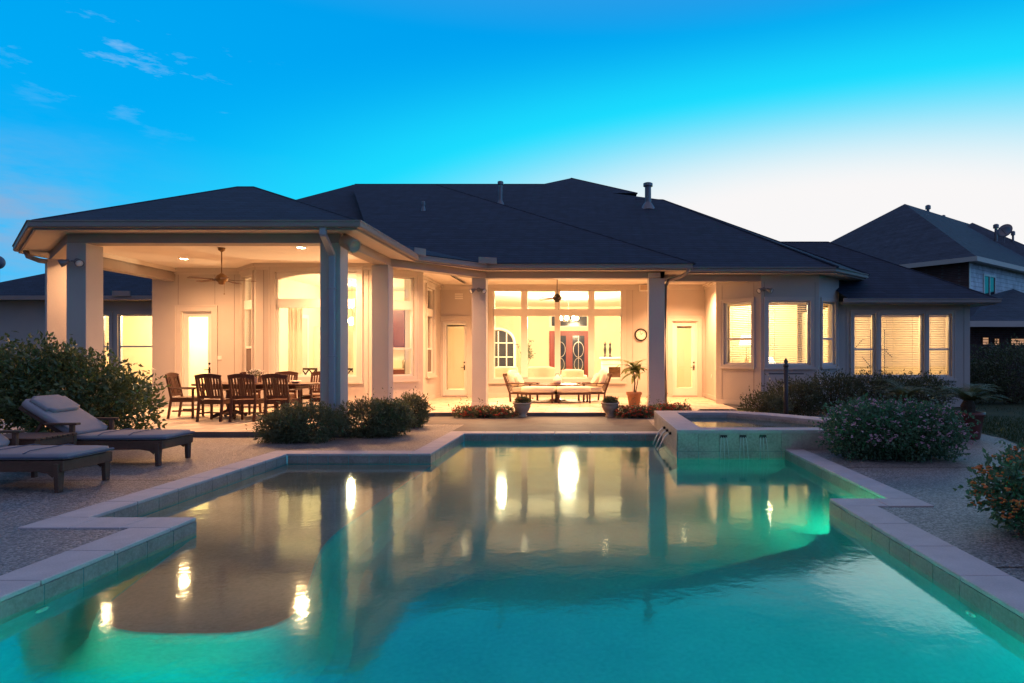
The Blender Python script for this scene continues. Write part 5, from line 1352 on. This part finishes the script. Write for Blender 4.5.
# ------------------------------------------------------------------ world
W = bpy.data.worlds.new('World'); sc.world = W; W.use_nodes = True; t = W.node_tree; t.nodes.clear()
out = N(t, 'ShaderNodeOutputWorld'); bg = N(t, 'ShaderNodeBackground'); t.links.new(bg.outputs[0], out.inputs[0])
tc = N(t, 'ShaderNodeTexCoord'); sx = N(t, 'ShaderNodeSeparateXYZ'); t.links.new(tc.outputs['Generated'], sx.inputs[0])
def mth(op, a, b=None, c=None):
    n = N(t, 'ShaderNodeMath', operation=op)
    for i, v in enumerate((a, b, c)):
        if v is None: continue
        if isinstance(v, (int, float)): n.inputs[i].default_value = v
        else: t.links.new(v, n.inputs[i])
    return n.outputs[0]
el = mth('ARCSINE', sx.outputs['Z']); az = mth('ARCTAN2', sx.outputs['X'], sx.outputs['Y'])
cr = N(t, 'ShaderNodeValToRGB'); e = cr.color_ramp.elements
e[0].position = 0; e[0].color = (.07,.55,1.0,1); e[1].position = 1; e[1].color = (.32,.29,.42,1)
for p, c_ in ((.12,(.035,.50,.97,1)),(.20,(.0,.43,.94,1)),(.33,(.0,.36,.87,1)),(.48,(.08,.28,.66,1)),(.66,(.24,.26,.48,1))):
    k = e.new(p); k.color = c_
eln = mth('DIVIDE', el, 1.4); t.links.new(eln, cr.inputs['Fac'])
def gauss2(a0, wa, e0, we):
    a_ = mth('DIVIDE', mth('SUBTRACT', az, R(a0)), R(wa)); a_ = mth('MULTIPLY', a_, a_)
    b_ = mth('DIVIDE', mth('SUBTRACT', el, R(e0)), R(we)); b_ = mth('MULTIPLY', b_, b_)
    return mth('EXPONENT', mth('MULTIPLY', mth('ADD', a_, b_), -1))
# dusk behind the viewer: dim lavender (the earth's shadow)
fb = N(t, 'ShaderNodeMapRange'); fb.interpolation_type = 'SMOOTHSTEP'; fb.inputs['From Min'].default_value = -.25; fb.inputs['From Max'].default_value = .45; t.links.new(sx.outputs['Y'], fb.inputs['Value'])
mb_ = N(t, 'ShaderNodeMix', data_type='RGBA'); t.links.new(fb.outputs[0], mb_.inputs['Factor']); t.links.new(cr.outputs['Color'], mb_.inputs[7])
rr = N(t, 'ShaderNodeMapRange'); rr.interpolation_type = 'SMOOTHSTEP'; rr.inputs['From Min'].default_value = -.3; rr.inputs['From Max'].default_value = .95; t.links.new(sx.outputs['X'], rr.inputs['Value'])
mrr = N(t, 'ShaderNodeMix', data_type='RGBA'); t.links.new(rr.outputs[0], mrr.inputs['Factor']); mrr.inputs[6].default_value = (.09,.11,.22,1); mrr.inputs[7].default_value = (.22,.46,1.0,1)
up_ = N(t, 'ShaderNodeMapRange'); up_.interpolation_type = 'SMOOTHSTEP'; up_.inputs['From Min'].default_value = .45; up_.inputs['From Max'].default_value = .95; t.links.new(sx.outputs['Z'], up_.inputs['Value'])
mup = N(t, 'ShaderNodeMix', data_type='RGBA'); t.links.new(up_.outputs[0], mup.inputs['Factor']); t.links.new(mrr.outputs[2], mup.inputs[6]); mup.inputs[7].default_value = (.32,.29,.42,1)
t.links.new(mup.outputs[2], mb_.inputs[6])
# afterglow low on the right: wide cyan, then white
gg = gauss2(20,44,5,16)
def sstep(v, a0, a1):
    n = N(t, 'ShaderNodeMapRange'); n.interpolation_type = 'SMOOTHSTEP'; n.inputs['From Min'].default_value = a0; n.inputs['From Max'].default_value = a1
    t.links.new(v, n.inputs['Value']); return n.outputs[0]
mc = N(t, 'ShaderNodeMix', data_type='RGBA'); t.links.new(sstep(gg,.09,.36), mc.inputs['Factor']); t.links.new(mb_.outputs[2], mc.inputs[6]); mc.inputs[7].default_value = (.012,.73,1.0,1)
mx = N(t, 'ShaderNodeMix', data_type='RGBA'); t.links.new(sstep(gg,.31,.75), mx.inputs['Factor']); t.links.new(mc.outputs[2], mx.inputs[6]); mx.inputs[7].default_value = (.95,.93,.93,1)
# clouds: thin wisps high at left, a soft bank low at left
mp = N(t, 'ShaderNodeMapping'); t.links.new(tc.outputs['Generated'], mp.inputs['Vector']); mp.inputs['Scale'].default_value = (5,5,19); mp.inputs['Rotation'].default_value = (0,R(9),0)
nz = N(t, 'ShaderNodeTexNoise'); nz.inputs['Scale'].default_value = 1.7; nz.inputs['Detail'].default_value = 9; nz.inputs['Roughness'].default_value = .62; t.links.new(mp.outputs['Vector'], nz.inputs['Vector'])
cw = N(t, 'ShaderNodeMapRange'); cw.inputs['From Min'].default_value = .57; cw.inputs['From Max'].default_value = .74; t.links.new(nz.outputs['Fac'], cw.inputs['Value'])
m1 = mth('SUBTRACT', az, R(-36)); m1 = mth('DIVIDE', m1, R(6.5)); m1 = mth('MULTIPLY', m1, m1); m2 = mth('DIVIDE', mth('SUBTRACT', el, R(20.5)), R(3.2)); m2 = mth('MULTIPLY', m2, m2)
mk = mth('EXPONENT', mth('MULTIPLY', mth('ADD', m1, m2), -1))
f1 = mth('MULTIPLY', mth('MULTIPLY', cw.outputs[0], mk), .75)
mx2 = N(t, 'ShaderNodeMix', data_type='RGBA'); t.links.new(f1, mx2.inputs['Factor']); t.links.new(mx.outputs[2], mx2.inputs[6]); mx2.inputs[7].default_value = (.40,.62,.92,1)
cw2 = N(t, 'ShaderNodeMapRange'); cw2.inputs['From Min'].default_value = .36; cw2.inputs['From Max'].default_value = .66; t.links.new(nz.outputs['Fac'], cw2.inputs['Value'])
n1 = mth('DIVIDE', mth('SUBTRACT', az, R(-45)), R(8)); n1 = mth('MULTIPLY', n1, n1); n2 = mth('DIVIDE', mth('SUBTRACT', el, R(9)), R(4)); n2 = mth('MULTIPLY', n2, n2)
mk2 = mth('EXPONENT', mth('MULTIPLY', mth('ADD', n1, n2), -1)); f2 = mth('MULTIPLY', mth('MULTIPLY', cw2.outputs[0], mk2), .9)
mx3 = N(t, 'ShaderNodeMix', data_type='RGBA'); t.links.new(f2, mx3.inputs['Factor']); t.links.new(mx2.outputs[2], mx3.inputs[6]); mx3.inputs[7].default_value = (.30,.42,.64,1)
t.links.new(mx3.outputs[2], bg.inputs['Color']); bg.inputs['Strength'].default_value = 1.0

S = bpy.data.lights.new('afterglow_sun', 'SUN'); S.energy = .12; S.angle = R(25); S.color = (1,.85,.75)
so_ = bpy.data.objects.new('afterglow_sun', S); C.objects.link(so_); so_.rotation_euler = (R(82),0,R(180-27))

# ------------------------------------------------------------------ camera and render
cd = bpy.data.cameras.new('Camera'); co = bpy.data.objects.new('Camera', cd); C.objects.link(co)
co.location = (0,0,1.4); co.rotation_euler = (PI/2,0,0); cd.sensor_width = 36; cd.lens = 22.5; cd.shift_x = -78/1024; cd.shift_y = 15.5/1024; cd.clip_end = 2000
sc.camera = co
sc.view_settings.view_transform = 'Standard'; sc.view_settings.look = 'None'; sc.view_settings.exposure = 0; sc.view_settings.gamma = 1
sc.render.engine = 'CYCLES'
cy = sc.cycles; cy.use_denoising = True; cy.max_bounces = 8; cy.diffuse_bounces = 4; cy.glossy_bounces = 4; cy.transmission_bounces = 6; cy.transparent_max_bounces = 12
cy.caustics_reflective = False; cy.caustics_refractive = True; cy.sample_clamp_indirect = 4; cy.sample_clamp_direct = 0
cy.use_adaptive_sampling = True; cy.adaptive_threshold = .015
